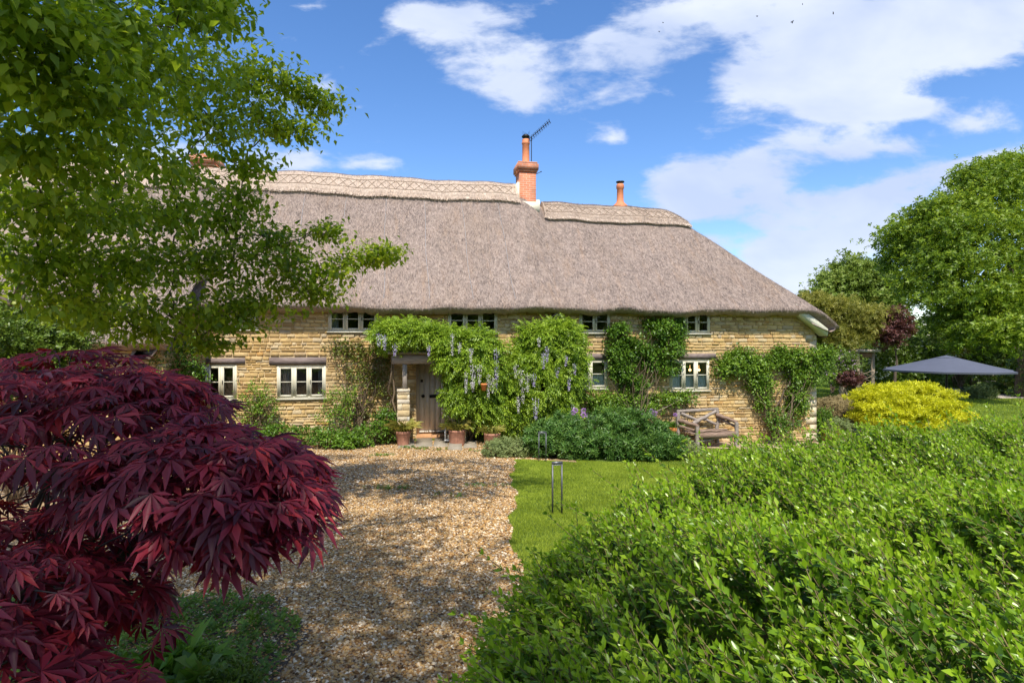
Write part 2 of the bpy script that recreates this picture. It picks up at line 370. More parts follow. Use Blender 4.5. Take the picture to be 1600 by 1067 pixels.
# pebbles (real stones, finer and denser near the camera)
def pebbles():
    g = G(); tp = []
    for k in range(6):
        v = np.array([(1, 0, 0), (-1, 0, 0), (0, 1, 0), (0, -1, 0), (0, 0, 1), (0, 0, -1), (.65, .65, .55), (-.65, -.6, .5)], float)[:6]
        v = np.array([(1, .1, 0), (.35, .85, .1), (-.6, .7, -.05), (-1, -.1, .1), (-.4, -.8, 0), (.55, -.7, .05), (.25, .1, .62), (-.4, .05, .55), (0, 0, -.5)], float)
        v = v * (1 + .22 * rng.normal(size=v.shape)); f = [(0, 1, 6), (1, 2, 7), (1, 7, 6), (2, 3, 7), (3, 4, 7), (4, 5, 6), (4, 6, 7), (5, 0, 6)]
        tp.append((v, np.array(f)))
    def zone(y0, y1, dens, s0, s1):
        n = int((y1 - y0) * 9 * dens); x = rng.uniform(-8, 1.2, n); y = rng.uniform(y0, y1, n)
        k = (x > -y * .72 - .3) & is_gravel(x, y) & (x < .9); x = x[k]; y = y[k]
        for q in range(6):
            xi, yi = x[q::6], y[q::6]; m_ = len(xi); P = np.stack([xi, yi, gz(xi, yi) + .006 + rng.uniform(0, s0 * .5, m_)], -1)
            D = rv(m_); D[:, 2] *= .35; Nn = np.array([0, 0, 1.]) + rv(m_) * .5
            scatter(g, tp[q], P, D, Nn, rng.uniform(s0, s1, m_) * (1 + .5 * (rng.random(m_) > .95)))
    zone(2.3, 5.0, 5200, .007, .0145); zone(5.0, 8.5, 3000, .009, .017); zone(8.5, 15.6, 1300, .012, .021)
    M = MT('pebble'); M.base(M.ramp(M.island(), GR), .75, .3)
    o = g.build('loose_gravel', M.m); tag(o, kind='stuff', label='loose tan and grey pebbles covering the drive', cat='gravel')
pebbles()

def grass():
    g = G(); bl = (np.array([(-.06, 0, 0), (.06, 0, 0), (.045, .55, .08), (-.045, .55, .08), (0, 1, .35)]), np.array([(0, 1, 2, 3), (3, 2, 4, 4)]))
    bl = (np.array([(-.06, 0, 0), (.06, 0, 0), (0, 1, .35)]), np.array([(0, 1, 2)]))
    def zone(x0, x1, y0, y1, dens, h, wd, cond=None):
        n = int((x1 - x0) * (y1 - y0) * dens); x = rng.uniform(x0, x1, n); y = rng.uniform(y0, y1, n)
        k = ~is_gravel(x, y) & (wallw(x, y) < -.2) if cond is None else cond(x, y)
        tuft = (np.sin(x * 9 + np.sin(y * 7)) * np.sin(y * 11 + x * 3)) ; k &= rng.random(n) < .75 + .25 * tuft
        x = x[k]; y = y[k]; m_ = len(x); P = np.stack([x, y, gz(x, y)], -1); D = rv(m_) * .45 + np.array([0, 0, 1.])
        v, f = bl; scatter(g, (v * np.array([wd, 1, 1]), f), P, D, rv(m_), h * rng.uniform(.5, 1.2, m_))
    zone(-.3, 1.5, 3.6, 7.5, 14000, .032, 1.3); zone(-.3, 4.5, 7.5, 13.6, 7000, .034, 1.8); zone(3, 10, 11, 17, 2500, .035, 2.2)
    zone(10, 32, 20, 44, 260, .07, 3.5, lambda x, y: (x > y * .45) & ~((x < 16.6) & (y < 21.4)) & ~((x > 25) & (x < 31) & (y > 33) & (y < 41)))
    # little weeds in the gravel
    m = leaf_mat('grass_blade', ((.13, .18, .014), (.25, .33, .03), (.40, .47, .065)), .55, .35, spec=.2, clump=1.2, gain=(1.1, 1.1, 1))
    tag(g.build('lawn_grass', m), kind='stuff', label='short mown lawn grass beside the gravel drive', cat='grass')
grass()

# ------------------------------------------------------------------ cottage
def stone_mat(name, ramp, mort=False):
    M = MT(name); r = M.island(); a = M.noise(9, 6, .65); b = M.noise(1.1, 3); f = M.noise(30, 5, .7)
    c = M.ramp(r, ramp)
    c = M.mix(M.math('MULTIPLY', M.math('SUBTRACT', a, .35, True), 1.3, True), c, (.30, .21, .10), 'MIX')
    c = M.mix(M.ramp(b, [(.45, (0, 0, 0)), (.75, (.45, .45, .45))]), c, (.27, .22, .15))
    c = M.mix(M.ramp(f, [(.62, (0, 0, 0)), (.75, (.5, .5, .5))]), c, (.70, .62, .45))
    M.base(c, .92, .2); p = M.bump(a, .02, 1.0); M.bump(f, .006, 1.0, p); return M.m
SR = [(0, (.32, .20, .075)), (.2, (.52, .35, .14)), (.45, (.66, .48, .23)), (.65, (.58, .39, .155)), (.82, (.72, .57, .34)), (.93, (.42, .34, .23)), (1, (.55, .30, .08))]
m_stone = stone_mat('limestone', SR)
m_pier = stone_mat('pier_stone', [(0, (.55, .42, .22)), (.5, (.66, .56, .38)), (1, (.60, .58, .52))])
m_mort = simple('mortar', (.55, .42, .24), .95, .3, 12, bump=.02)
m_quoin = stone_mat('quoin_stone', [(0, (.58, .48, .32)), (.6, (.62, .55, .42)), (1, (.42, .40, .36))])
m_frame = simple('window_paint', (.60, .57, .45), .5, .06, 5)
m_sill = simple('sill_paint', (.58, .55, .44), .5, .06, 5)
m_lint = wood_mat('old_oak', (.11, .08, .075), (.30, .24, .22), .85, (1, 8, 8))
m_dark = simple('dark_iron', (.03, .03, .035), .45, .2, 20, .6)
m_cream = simple('cream_render', (.68, .62, .48), .9, .12, 6, bump=.01)
def glass():
    M = MT('window_glass'); M.base((.012, .015, .016), .03, .8)
    tr = M.n('ShaderNodeBsdfTransparent'); tr.inputs[0].default_value = (.75, .8, .8, 1); gl = M.n('ShaderNodeBsdfGlossy'); gl.inputs['Roughness'].default_value = .02
    fr = M.n('ShaderNodeFresnel'); fr.inputs[0].default_value = 1.55; nz = M.noise(2.2, 1); bp = M.n('ShaderNodeBump'); bp.inputs['Distance'].default_value = .004; M.L.new(nz, bp.inputs['Height']); M.L.new(bp.outputs[0], gl.inputs['Normal'])
    mx = M.n('ShaderNodeMixShader'); M.L.new(M.math('ADD', fr.outputs[0], .04, True), mx.inputs[0]); M.L.new(tr.outputs[0], mx.inputs[1]); M.L.new(gl.outputs[0], mx.inputs[2]); M.L.new(mx.outputs[0], M.out.inputs[0]); return M.m
m_glass = glass()
cottage = thing('cottage', 'long golden stone cottage with thatched roof and brick chimneys behind the gravel drive', 'cottage', (0, D0, 0), A)

# openings: (pixel rect, lights)
WIN = [('upper', 334, 403, 478, 515, 3), ('upper', 513, 590, 479, 518, 3), ('upper', 700, 777, 482, 520, 3), ('upper', 905, 953, 485, 520, 2), ('upper', 1051, 1109, 486, 521, 3),
       ('lower', 300, 370, 570, 624, 3), ('lower', 433, 509, 571, 622, 3), ('lower', 895, 949, 562, 607, 2), ('lower', 1046, 1108, 562, 610, 3)]
def rect(x0, x1, y0, y1, w=0.): s0, za = hp(x0, (y0 + y1) / 2, w); s1, _ = hp(x1, (y0 + y1) / 2, w); _, z1 = hp((x0 + x1) / 2, y0, w); _, z0 = hp((x0 + x1) / 2, y1, w); return s0, s1, z0, z1
OPEN = [rect(a, b, c, d) for _, a, b, c, d, _n in WIN]
door = rect(655, 706, 566, 675, .35); OPEN.append((door[0] - .09, door[1] + .09, -1.0, door[3] + .08))
S0, S1 = -19.0, 9.93
WT = 3.9
def cut_z(s): return 2.90 + 1.04 * (10.0 - s)          # the sloping end of the front wall under the hip
def wall_front():
    g = G(); ss = sorted({S0, S1} | {o[0] for o in OPEN} | {o[1] for o in OPEN} | set(np.arange(8.6, 9.9, .1).tolist())); zs = sorted({-1.4, WT} | {o[2] for o in OPEN if o[2] > -1} | {o[3] for o in OPEN})
    for a, b in zip(ss[:-1], ss[1:]):
        for c, d in zip(zs[:-1], zs[1:]):
            ms, mz = (a + b) / 2, (c + d) / 2
            if any(o[0] < ms < o[1] and o[2] < mz < o[3] for o in OPEN): continue
            d2 = min(d, cut_z(b)) if b > 8.5 else d
            if d2 <= c: continue
            g.add([(a, 0, c), (b, 0, c), (b, 0, d2), (a, 0, d2)], [(0, 1, 2, 3)])
    for o in OPEN:                                       # reveals
        a, b, c, d = o; r = .42
        g.add([(a, 0, c), (a, r, c), (a, r, d), (a, 0, d)], [(0, 1, 2, 3)]); g.add([(b, 0, c), (b, r, c), (b, r, d), (b, 0, d)], [(3, 2, 1, 0)])
        g.add([(a, 0, d), (b, 0, d), (b, r, d), (a, r, d)], [(0, 1, 2, 3)]); g.add([(a, 0, c), (b, 0, c), (b, r, c), (a, r, c)], [(3, 2, 1, 0)])
    # end walls, back wall, floor: the house is closed
    g.box((S1 - .35, .35, -1.4), (S1, 6.1, 2.85)); g.box((S0, 6.1, -1.4), (S1, 6.4, WT)); g.box((S0 - .3, 0, -1.4), (S0, 6.4, WT)); g.box((S0, .02, -1.5), (S1, 6.4, -1.42))
    g.box((1.2, 2.9, -1.4), (1.4, 6.05, WT)); g.box((-6.2, 2.9, -1.4), (-6.0, 6.05, WT)); g.box((S0 + .1, .5, 1.85), (S1 - .4, 6.05, 1.95))   # rooms and upstairs floor
    return g.build('wall', m_mort, cottage)
wall_front()
LINT = [rect(322, 383, 559, 569), rect(421, 510, 558, 570), rect(896, 950, 552, 562), rect(1060, 1118, 552, 561)]
def stones(g, s0, s1, z0, z1, face, holes, rough=1.0, dmin=.02, top=None, seed=1, hk=1.0, ins=1.0):
    """face(s, w, z) maps to local 3D; w is outward distance"""
    r = np.random.default_rng(seed); z = z0
    while z < z1:
        h = r.uniform(.055, .125) * hk; s = s0 - r.uniform(0, .3)
        while s < s1:
            l = r.uniform(.14, .40) * hk if r.random() > .15 else r.uniform(.09, .16)
            a, b = max(s, s0), min(s + l, s1); s += l
            if b - a < .05: continue
            hh = h
            segs = [(a, b)]
            for o in holes:
                if z + hh > o[2] + .02 and z < o[3] - .01:
                    ns = []
                    for p, q in segs:
                        if q <= o[0] or p >= o[1]: ns.append((p, q)); continue
                        if p < o[0] - .04: ns.append((p, o[0] - .005))
                        if q > o[1] + .04: ns.append((o[1] + .005, q))
                    segs = ns
            for p, q in segs:
                if top is not None and z + hh > top((p + q) / 2) : continue
                gap = .007 * ins; j = lambda k=1.0: r.normal() * .006 * rough * k
                d = dmin + r.uniform(0, .028) * rough
                b4 = [(p + gap + abs(j()), z + gap + j()), (q - gap - abs(j()), z + gap + j()), (q - gap - abs(j()), z + hh - gap + j()), (p + gap + abs(j()), z + hh - gap + j())]
                cx, cz = (p + q) / 2, z + hh / 2; V = []
                for (x, y) in b4: V.append(face(x, -.02, y))
                for (x, y) in b4: V.append(face(x, d * .6, y))
                for (x, y) in b4:
                    kx, kz = .014 * ins, .018 * ins; V.append(face(x + np.sign(cx - x) * kx, d + j(.8), y + np.sign(cz - y) * kz))
                g.add(V, [(0, 1, 5, 4), (1, 2, 6, 5), (2, 3, 7, 6), (3, 0, 4, 7), (4, 5, 9, 8), (5, 6, 10, 9), (6, 7, 11, 10), (7, 4, 8, 11), (8, 9, 10, 11)])
        z += h
g = G(); stones(g, S0, S1 - .02, -.9, WT, lambda s, d, z: (s, -d, z), OPEN + LINT, 1.0, .018, lambda s: cut_z(s) if s > 8.6 else 99)
stones(g, .02, 6.3, -.9, 2.85, lambda s, d, z: (S1 + d, s, z), [], seed=5)
g.build('stonework', m_stone, cottage)
z = -.85; k = 0
while z < 2.75:
    h = .27 + .05 * math.sin(z * 9); l = (.34 if k % 2 else .2)
    if k % 3 != 2 or z < 1: g = G(); g.box((S1 - l, -.038 - .003 * (k % 3), z + .003), (S1 + .036, l * .9, min(z + h, 2.80) - .003)); g.build('quoin', m_pier, cottage)
    z += h; k += 1
pass
for i, (a, b, c, d) in enumerate(LINT):
    g = G(); g.box((a, -.045, c + .01), (b, .1, d - .01)); g.build('lintel', m_lint, cottage)

def window(kind, px0, px1, py0, py1, n, hidden=False):
    a, b, c, d = rect(px0, px1, py0, py1); g = G(); f = .045; w0, w1 = -.01, .07; up = kind == 'upper'
    g.box((a, w0, c), (a + f, w1, d)); g.box((b - f, w0, c), (b, w1, d)); g.box((a + f, w0, d - f), (b - f, w1, d)); g.box((a + f, w0, c), (b - f, w1, c + f))
    li = (b - a - 2 * f) / n; mu = .035; c2, d2 = c + f, d - f; panes = []
    for i in range(n):
        x0, x1 = a + f + i * li, a + f + (i + 1) * li
        if i: g.box((x0 - mu / 2, w0 + .002, c2), (x0 + mu / 2, w1, d2)); x0 += mu / 2 + .004
        if i < n - 1: x1 -= mu / 2 + .004
        e = .045; q0, q1 = -.024, .035
        g.box((x0, q0, c2 + .004), (x0 + e, q1, d2 - .004)); g.box((x1 - e, q0, c2 + .004), (x1, q1, d2 - .004)); g.box((x0 + e, q0, d2 - e - .004), (x1 - e, q1, d2 - .004)); g.box((x0 + e, q0, c2 + .004), (x1 - e, q1, c2 + .004 + e))
        zm = (c2 + d2) / 2; g.box((x0 + e, q0 + .004, zm - .011), (x1 - e, q1 - .004, zm + .011)); panes.append((x0 + e - .004, x1 - e + .004, c2 + e, d2 - e))
    win = g.build('window', m_frame, cottage)
    for x0, x1, z0, z1 in panes:
        q = G(); q.add([(x0, .005, z0), (x1, .005, z0), (x1, .005, z1), (x0, .005, z1)], [(0, 1, 2, 3)]); q.build('pane', m_glass, win)
    q = G(); q.box((a - .03, -.085, c - .035), (b + .03, .02, c - .002)); q.build('sill', m_sill, win)
    q = G(); x = panes[-1][0] - .03; q.box((x - .008, -.05, zm - .05), (x + .008, -.024, zm + .05)); q.build('handle', m_dark, win)
    return win, (a, b, c, d), panes
m_curt = simple('curtain_cloth', (.42, .42, .40), .9, .1, 3); m_blind = simple('net_curtain', (.80, .87, .90), .8, .08, 6); m_sky_reflect = simple('sky_reflection_blue', (.35, .52, .72), .8, .05, 4)  # the blue is sky reflected in the upper panes, painted as cloth colour
def curtain_or_reflection(win, x0, x1, z0, z1, mat, w=.16, fold=14, name='curtain_or_reflection'):
    g = G(); n = 40; xs_ = np.linspace(x0, x1, n); y = w + .025 * np.sin(np.linspace(0, fold * 2, n)); V = [(a, b, z0) for a, b in zip(xs_, y)] + [(a, b, z1) for a, b in zip(xs_, y)]
    g.add(V, [(i, i + 1, n + i + 1, n + i) for i in range(n - 1)]); g.build(name, mat, win)
for i, wdef in enumerate(WIN):
    wn, (a, b, c, d), ps = window(*wdef)
    if i == 6: curtain_or_reflection(wn, a + .05, a + .32, c, d, m_curt); curtain_or_reflection(wn, b - .22, b - .05, c, d, m_curt)
    if i in (7, 8): curtain_or_reflection(wn, a + .04, b - .04, c, c + (d - c) * .52, m_blind, .1, 22)
    if i == 0: curtain_or_reflection(wn, a + .62 * (b - a), b - .1, c, d, m_sky_reflect)  # blue sheet painted for the sky reflection in this window
    if i == 4: curtain_or_reflection(wn, a + .04, a + .30 * (b - a), c, d, m_sky_reflect)  # sky reflection in the left light, put in as a blue sheet
    if i == 1: curtain_or_reflection(wn, a + .05, a + .25, c, d, m_curt); curtain_or_reflection(wn, b - .2, b - .05, c, d, m_curt)
    if i == 8:
        M = MT('bulb_glow'); M.base((1, .8, .5)); M.b.inputs['Emission Color'].default_value = (1, .55, .2, 1); M.b.inputs['Emission Strength'].default_value = 5
        for px in (1078, 1092):
            s_, z_ = hp(px, 578, .9); q = G(); q.lathe([(0, -.045), (.03, -.035), (.045, 0), (.03, .035), (0, .05)], (s_, .9, z_), 12); q.tube([(s_, .9, z_ + .04), (s_, .9, 1.86)], .004, 4)
            o = q.build('pendant_lamp', M.m, cottage)

# door and porch
a, b, c, d = door
g = G(); g.box((a - .09, .28, c - .02), (a, .40, d + .08)); g.box((b, .28, c - .02), (b + .09, .40, d + .08)); g.box((a, .28, d), (b, .40, d + .08)); g.build('door_frame', simple('door_frame_paint', (.58, .52, .43), .6, .08), cottage)
g = G(); n = 6; m_door = simple('door_paint', (.72, .69, .62), .6, .08, 6)
for i in range(n):
    x0 = a + (b - a) * i / n; x1 = a + (b - a) * (i + 1) / n; g.box((x0 + .006, .34, c), (x1 - .006, .40, d))
g.box((a, .352, c), (b, .41, d)); g.box((a, .325, c), (b, .342, c + .05)); dr = g.build('door', m_door, cottage)
q = G(); s_, z_ = hp(661, 619, .3); q.lathe([(0, 0), (.045, .0), (.05, .012), (.03, .02), (.018, .05), (.035, .06), (.038, .075), (.02, .09), (0, .092)], (0, 0, 0), 16)
V = np.concatenate(q.V); q.V = [np.stack([V[:, 0] + s_, .336 - V[:, 2], V[:, 1] + z_], 1)]; q.build('handle', m_dark, dr, True)
q = G(); x0, x1, z0, z1 = rect(671, 686, 616.5, 621.5, .34); q.box((x0, .318, z0), (x1, .337, z1)); q.box((x0 + .02, .312, z0 + .02), (x1 - .02, .317, z1 - .02)); q.build('letter_plate', m_dark, dr)
q = G(); x0, x1, z0, z1 = rect(657, 661, 593, 597, .34); q.box((x0, .325, z0), (x1, .337, z1)); q.build('lock', m_dark, dr)
g = G(); g.box((a - .09, .0, c - .16), (b + .09, .45, c - .025)); g.build('threshold', simple('threshold_stone', (.50, .27, .13), .85, .2, 10), cottage)
PW = -.75
g = G(); x0, x1, z0, z1 = rect(612, 742, 554, 568, PW); zb = z1
g.box((x0, PW - .09, z0), (x1, PW + .09, z1)); g.build('porch_beam', wood_mat('grey_oak', (.22, .19, .16), (.42, .37, .32), .85, (1, 8, 8)), cottage); m_oak = bpy.data.materials['grey_oak']
g = G(); n = 9
for i in range(n):
    t0, t1 = i / n, (i + 1) / n; w0_, w1_ = PW - .2 + (1.25) * t0, PW - .2 + 1.25 * t1
    g.add([(x0 - .1, w0_, zb + .02 + .75 * t0), (x1 + .1, w0_, zb + .02 + .75 * t0), (x1 + .1, w1_ + .03, zb + .02 + .75 * t1), (x0 - .1, w1_ + .03, zb + .02 + .75 * t1),
           (x0 - .1, w0_, zb + .07 + .75 * t0), (x1 + .1, w0_, zb + .07 + .75 * t0), (x1 + .1, w1_ + .03, zb + .05 + .75 * t1), (x0 - .1, w1_ + .03, zb + .05 + .75 * t1)],
          [(0, 3, 2, 1), (4, 5, 6, 7), (0, 1, 5, 4), (1, 2, 6, 5), (2, 3, 7, 6), (3, 0, 4, 7)])
g.build('porch_roof', m_slab, cottage)
for pa, pb in ((629, 636), (712, 719)):
    x0, x1, z0, z1 = rect(pa, pb, 568, 612, PW); g = G(); g.box((x0, PW - .06, z0), (x1, PW + .06, z1)); g.build('porch_post', m_oak, cottage)
for pa, pb in ((621, 640), (706, 727)):
    x0, x1, z0, z1 = rect(pa, pb, 610, 682, PW); g = G(); g.box((x0 + .02, PW - .13, -.6), (x1 - .02, PW + .2, z1 - .03))
    stones(g, x0, x1, -.45, z1, lambda s, d, z: (s, PW - .14 - d, z), [], .35, .02, seed=int(pa), hk=1.6, ins=.4); xr, xl = x1, x0
    stones(g, PW - .14, PW + .2, -.45, z1, lambda s, d, z: (xr - .02 + d, s, z), [], .35, .02, seed=3, hk=1.6, ins=.4); stones(g, PW - .14, PW + .2, -.45, z1, lambda s, d, z: (xl + .02 - d, s, z), [], .35, .02, seed=4, hk=1.6, ins=.4)
    g.box((x0 - .01, PW - .17, z1 - .03), (x1 + .01, PW + .22, z1 + .04)); g.build('porch_pier', m_pier, cottage)
g = G(); x0, x1, _, _ = rect(618, 722, 676, 690, -1.2)
def slab(px0, px1, py0, py1, th=.05):
    P = [gp(px0, py1), gp(px1, py1), gp(px1 - 1, py0), gp(px0 + 3, py0)]; V = []
    for p in P: V.append((p[0], p[1], p[2] - .08))
    for p in P: V.append((p[0], p[1], p[2] + th))
    gg = G(); gg.add(V, [(0, 3, 2, 1), (4, 5, 6, 7), (0, 1, 5, 4), (1, 2, 6, 5), (2, 3, 7, 6), (3, 0, 4, 7)]); return gg
for q in ((622, 648, 683, 700), (649, 676, 683, 699), (677, 700, 684, 699), (700, 722, 688, 704), (724, 745, 684, 701)):
    o = slab(*q, th=.03 if q[0] != 700 else .07).build('paving_slab', m_slab); o['kind'] = 'structure'

# ------------------------------------------------------------------ thatch
SR_, KH = 6.35, 1.075
def zr(s): return 8.02 - .62 * smooth(s, .75, 1.75) 
def ztop(s, w):
    s = np.asarray(s, float); w = np.asarray(w, float); zr_ = zr(s); ze = 3.57 + .012 * np.sin(s * .9 + 1)
    ze = ze + .06 * np.exp(-((s - 3.25) / .55) ** 2) + .03 * np.exp(-((s - 6.1) / .6) ** 2)
    t = (w + .5) / 3.6; front = ze + (zr_ - ze) * t - .14 * np.sin(np.clip(t, 0, 1) * np.pi) ; tb = (6.7 - w) / 3.6; back = ze + (zr_ - ze) * tb
    hip = 7.5 - KH * (s - SR_); k = 5.0
    e = -np.log(np.exp(-k * front) + np.exp(-k * back) + np.exp(-k * hip)) / k
    return e + .018 * np.sin(s * 2.3 + w) + .02 * np.sin(s * .8 - w * 2.1) + .012 * np.sin(5 * s + 3 * w)
def thatch_mat(name, cols, lines=False):
    M = MT(name); fine = M.noise(28, 6, .75, (1, .35, .35)); mid = M.noise(5, 5, .65); big = M.noise(.55, 4, .6, (1, 1, .6)); stk = M.noise(3.5, 5, .6, (1.4, .25, .25))
    c = M.ramp(fine, [(.25, cols[0]), (.5, cols[1]), (.75, cols[2])])
    c = M.mix(M.ramp(mid, [(.35, (.55, .55, .55)), (.62, (0, 0, 0))]), c, cols[3])
    c = M.mix(M.ramp(big, [(.45, (0, 0, 0)), (.68, (.6, .6, .6))]), c, cols[4])
    c = M.mix(M.ramp(stk, [(.55, (0, 0, 0)), (.75, (.5, .5, .5))]), c, cols[5])
    M.base(c, .95, .1); p = M.bump(mid, .06, .8); M.bump(fine, .03, 1.0, p); return M.m
TC = [(.17, .13, .11), (.37, .29, .25), (.54, .44, .38), (.20, .165, .145), (.31, .235, .185), (.36, .23, .14)]
m_thatch = thatch_mat('thatch', TC)
m_ridge = thatch_mat('ridge_thatch', [(.34, .26, .20), (.58, .47, .38), (.76, .64, .53), (.40, .31, .25), (.52, .42, .34), (.54, .40, .28)])
def straw_mat(name, r, dk=(.20, .16, .135), br=(.40, .27, .17)):
    M = MT(name); c = M.ramp(M.island(), r); mid = M.noise(4.4, 9, .85); big = M.noise(.7, 5, .65, (1, 1, .6)); st_ = M.noise(2.0, 6, .7, (1.6, .3, .3))
    c = M.mix(M.ramp(mid, [(.44, (0, 0, 0)), (.58, (.9, .9, .9))]), c, dk); c = M.mix(M.ramp(mid, [(.30, (.5, .5, .5)), (.42, (0, 0, 0))]), c, r[-1][1]); c = M.mix(M.ramp(big, [(.5, (0, 0, 0)), (.66, (.65, .65, .65))]), c, dk); m2 = M.noise(1.7, 8, .7, (1, 1, .8)); c = M.mix(M.ramp(m2, [(.48, (0, 0, 0)), (.60, (.6, .6, .6))]), c, dk); c = M.mix(M.ramp(st_, [(.54, (0, 0, 0)), (.7, (.55, .55, .55))]), c, br)
    M.base(c, .85, .2); return M.m
m_straw = straw_mat('straw', [(0, (.11, .085, .075)), (.35, (.30, .235, .195)), (.7, (.48, .385, .32)), (1, (.68, .56, .47))], (.115, .092, .085), (.34, .21, .13))
m_strawl = straw_mat('pale_straw', [(0, (.26, .195, .145)), (.4, (.52, .415, .33)), (1, (.82, .71, .59))], (.42, .325, .26), (.55, .41, .30))
def roof_mesh(zf, s0, s1, w0, w1, ds, dw, T=.44, rr=.16):
    ss = np.linspace(s0, s1, int((s1 - s0) / ds)); ws = np.linspace(w0, w1, int((w1 - w0) / dw)); Sg, Wg = np.meshgrid(ss, ws); Z = zf(Sg, Wg)
    # roll the surface down towards its edges
    ed = np.minimum(np.minimum(Sg - s0, s1 - Sg), np.minimum(Wg - w0, w1 - Wg)); Z = Z - .03 * np.clip(1 - ed / .10, 0, 1) ** 2
    g = G(); nx, ny = len(ss), len(ws); i = np.arange(ny - 1)[:, None] * nx; j = np.arange(nx - 1)[None]
    Fa = np.stack([i + j, i + j + 1, i + nx + j + 1, i + nx + j], -1).reshape(-1, 4); V = np.stack([Sg, Wg, Z], -1).reshape(-1, 3); g.add(V, Fa)
    ring = [(0, k) for k in range(nx)] + [(k, nx - 1) for k in range(1, ny)] + [(ny - 1, k) for k in range(nx - 2, -1, -1)] + [(k, 0) for k in range(ny - 2, 0, -1)]
    P = np.array([[ss[b], ws[a_], Z[a_, b]] for a_, b in ring]); c = np.array([(s0 + s1) / 2, (w0 + w1) / 2])
    O = np.zeros((len(ring), 2)); O[:, 1] = np.where(np.isclose(P[:, 1], w0), -1, np.where(np.isclose(P[:, 1], w1), 1, 0)); O[:, 0] = np.where(np.isclose(P[:, 0], s0), -1, np.where(np.isclose(P[:, 0], s1), 1, 0)); O /= np.linalg.norm(O, axis=1)[:, None]
    rows = []; jag = rng.normal(size=len(ring)) * .012; jag2 = .02 * np.sin(P[:, 0] * 7)
    for off, dz in ((0, 0), (-.005, -.025), (-.06, -.07), (-.14, -.115), (-.24, -.17)):
        Q = P.copy(); Q[:, :2] += O * off; Q[:, 2] += dz * T / .44 + (jag + jag2 * .6 if dz < -.15 else 0); rows.append(Q)
    for inn, dz in ((.46, -.24), (.9, -.10)):
        Q = P.copy(); Q[:, :2] -= O * inn; Q[:, 2] = zf(Q[:, 0], Q[:, 1]) - T * 1.15 ; rows.append(Q)
    n = len(ring); V = np.concatenate(rows); k = np.arange(n); k2 = (k + 1) % n
    Fa = np.concatenate([np.stack([r_ * n + k, (r_ + 1) * n + k, (r_ + 1) * n + k2, r_ * n + k2], -1) for r_ in range(len(rows) - 1)]); g.add(V, Fa)
    return g
g = roof_mesh(ztop, -20.0, 10.42, -.5, 6.7, .08, .08); roof = g.build('roof', m_thatch, cottage, True)
def straws(zf, s0, s1, w0, w1, n, ln, wd, mat, name, parent, dz=.0, keep=None, lift=.10):
    s = rng.uniform(s0, s1, n); w = rng.uniform(w0, w1, n)
    if keep is not None: k = keep(s, w); s, w = s[k], w[k]; n = len(s)
    e = .02; gs = (zf(s + e, w) - zf(s - e, w)) / (2 * e); gw = (zf(s, w + e) - zf(s, w - e)) / (2 * e)
    P = np.stack([s, w, zf(s, w) + dz], -1); Nn = np.stack([-gs, -gw, np.ones(n)], -1); Nn /= np.linalg.norm(Nn, axis=1)[:, None]
    D = np.stack([-gs, -gw, -(gs ** 2 + gw ** 2)], -1); D /= np.linalg.norm(D, axis=1)[:, None]; D = D + rv(n) * .42 + Nn * lift * rng.random(n)[:, None]
    v = np.array([(-.5, 0, 0), (.5, 0, 0), (.4, 1, 0), (-.4, 1, 0)]) * np.array([wd, 1, 1]); g = G(); scatter(g, (v, np.array([(0, 1, 2, 3)])), P, D, Nn, ln * rng.uniform(.5, 1.3, n)); return g.build(name, mat, parent)
st = straws(ztop, -13, 10.3, -.5, 3.2, 230000, .085, .05, m_straw, 'straw_surface', roof, .004); tag(st, kind='stuff')
# shaggy lower edge
def fringe(zf, s0, s1, w, n, drop):
    s = rng.uniform(s0, s1, n); P = np.stack([s, w + rng.uniform(-.01, .14, n), zf(s, np.full(n, w + .05)) - .03 - rng.uniform(.0, drop * .5, n)], -1)
    D = np.stack([rng.normal(size=n) * .25, rng.normal(size=n) * .3 + .1, -np.ones(n)], -1); v = np.array([(-.05, 0, 0), (.05, 0, 0), (.03, 1, 0), (-.03, 1, 0)]); g = G()
    scatter(g, (v, np.array([(0, 1, 2, 3)])), P, D, np.array([0, -1., 0]) + rv(n) * .5, rng.uniform(.03, .085, n)); return g
fr = fringe(ztop, -13, 10.3, -.50, 22000, .12).build('eave_straw', m_straw, roof); tag(fr, kind='stuff')
# seams of the wire netting
g = G()
for k, s_ in enumerate(np.arange(-12.2, 1.0, 1.22)):
    w_ = np.linspace(-.3, 2.45, 26); x = s_ + .02 * np.sin(w_ * 3 + k) + (w_ - 2.4) * -.015
    g.tube(np.stack([x, w_, ztop(x, w_) + .018], -1), .007, 4)
g.build('netting_seam', simple('zinc_wire', (.36, .35, .36), .5, .2, 30), roof)
# ridge caps
def cap(s0, s1, hipend=False):
    th = np.linspace(-1.0, 1.0, 25); ss = np.arange(s0, s1 + .01, .06); rows = []
    half = .62
    for s in ss:
        sc = .06 * math.sin(s * 5.2) * 0
        row = []
        for t in th:
            w = 3.1 + t * (half + sc); lip = .17 if abs(t) < .985 else -.02
            z = float(ztop(s, w)) + lip * (1.0 if abs(t) < .9 else .92); row.append((s, w, z))
        rows.append(row)
    V = np.array(rows); g = G(); n, m_ = V.shape[:2]; i = np.arange(n - 1)[:, None] * m_; j = np.arange(m_ - 1)[None]
    g.add(V.reshape(-1, 3), np.stack([i + j, i + m_ + j, i + m_ + j + 1, i + j + 1], -1).reshape(-1, 4))
    for e in (0, n - 1):
        bt = V[e].copy(); bt[:, 2] -= .3; g.add(np.concatenate([V[e], bt]), [(k, k + 1, m_ + k + 1, m_ + k) for k in range(m_ - 1)])
    return g
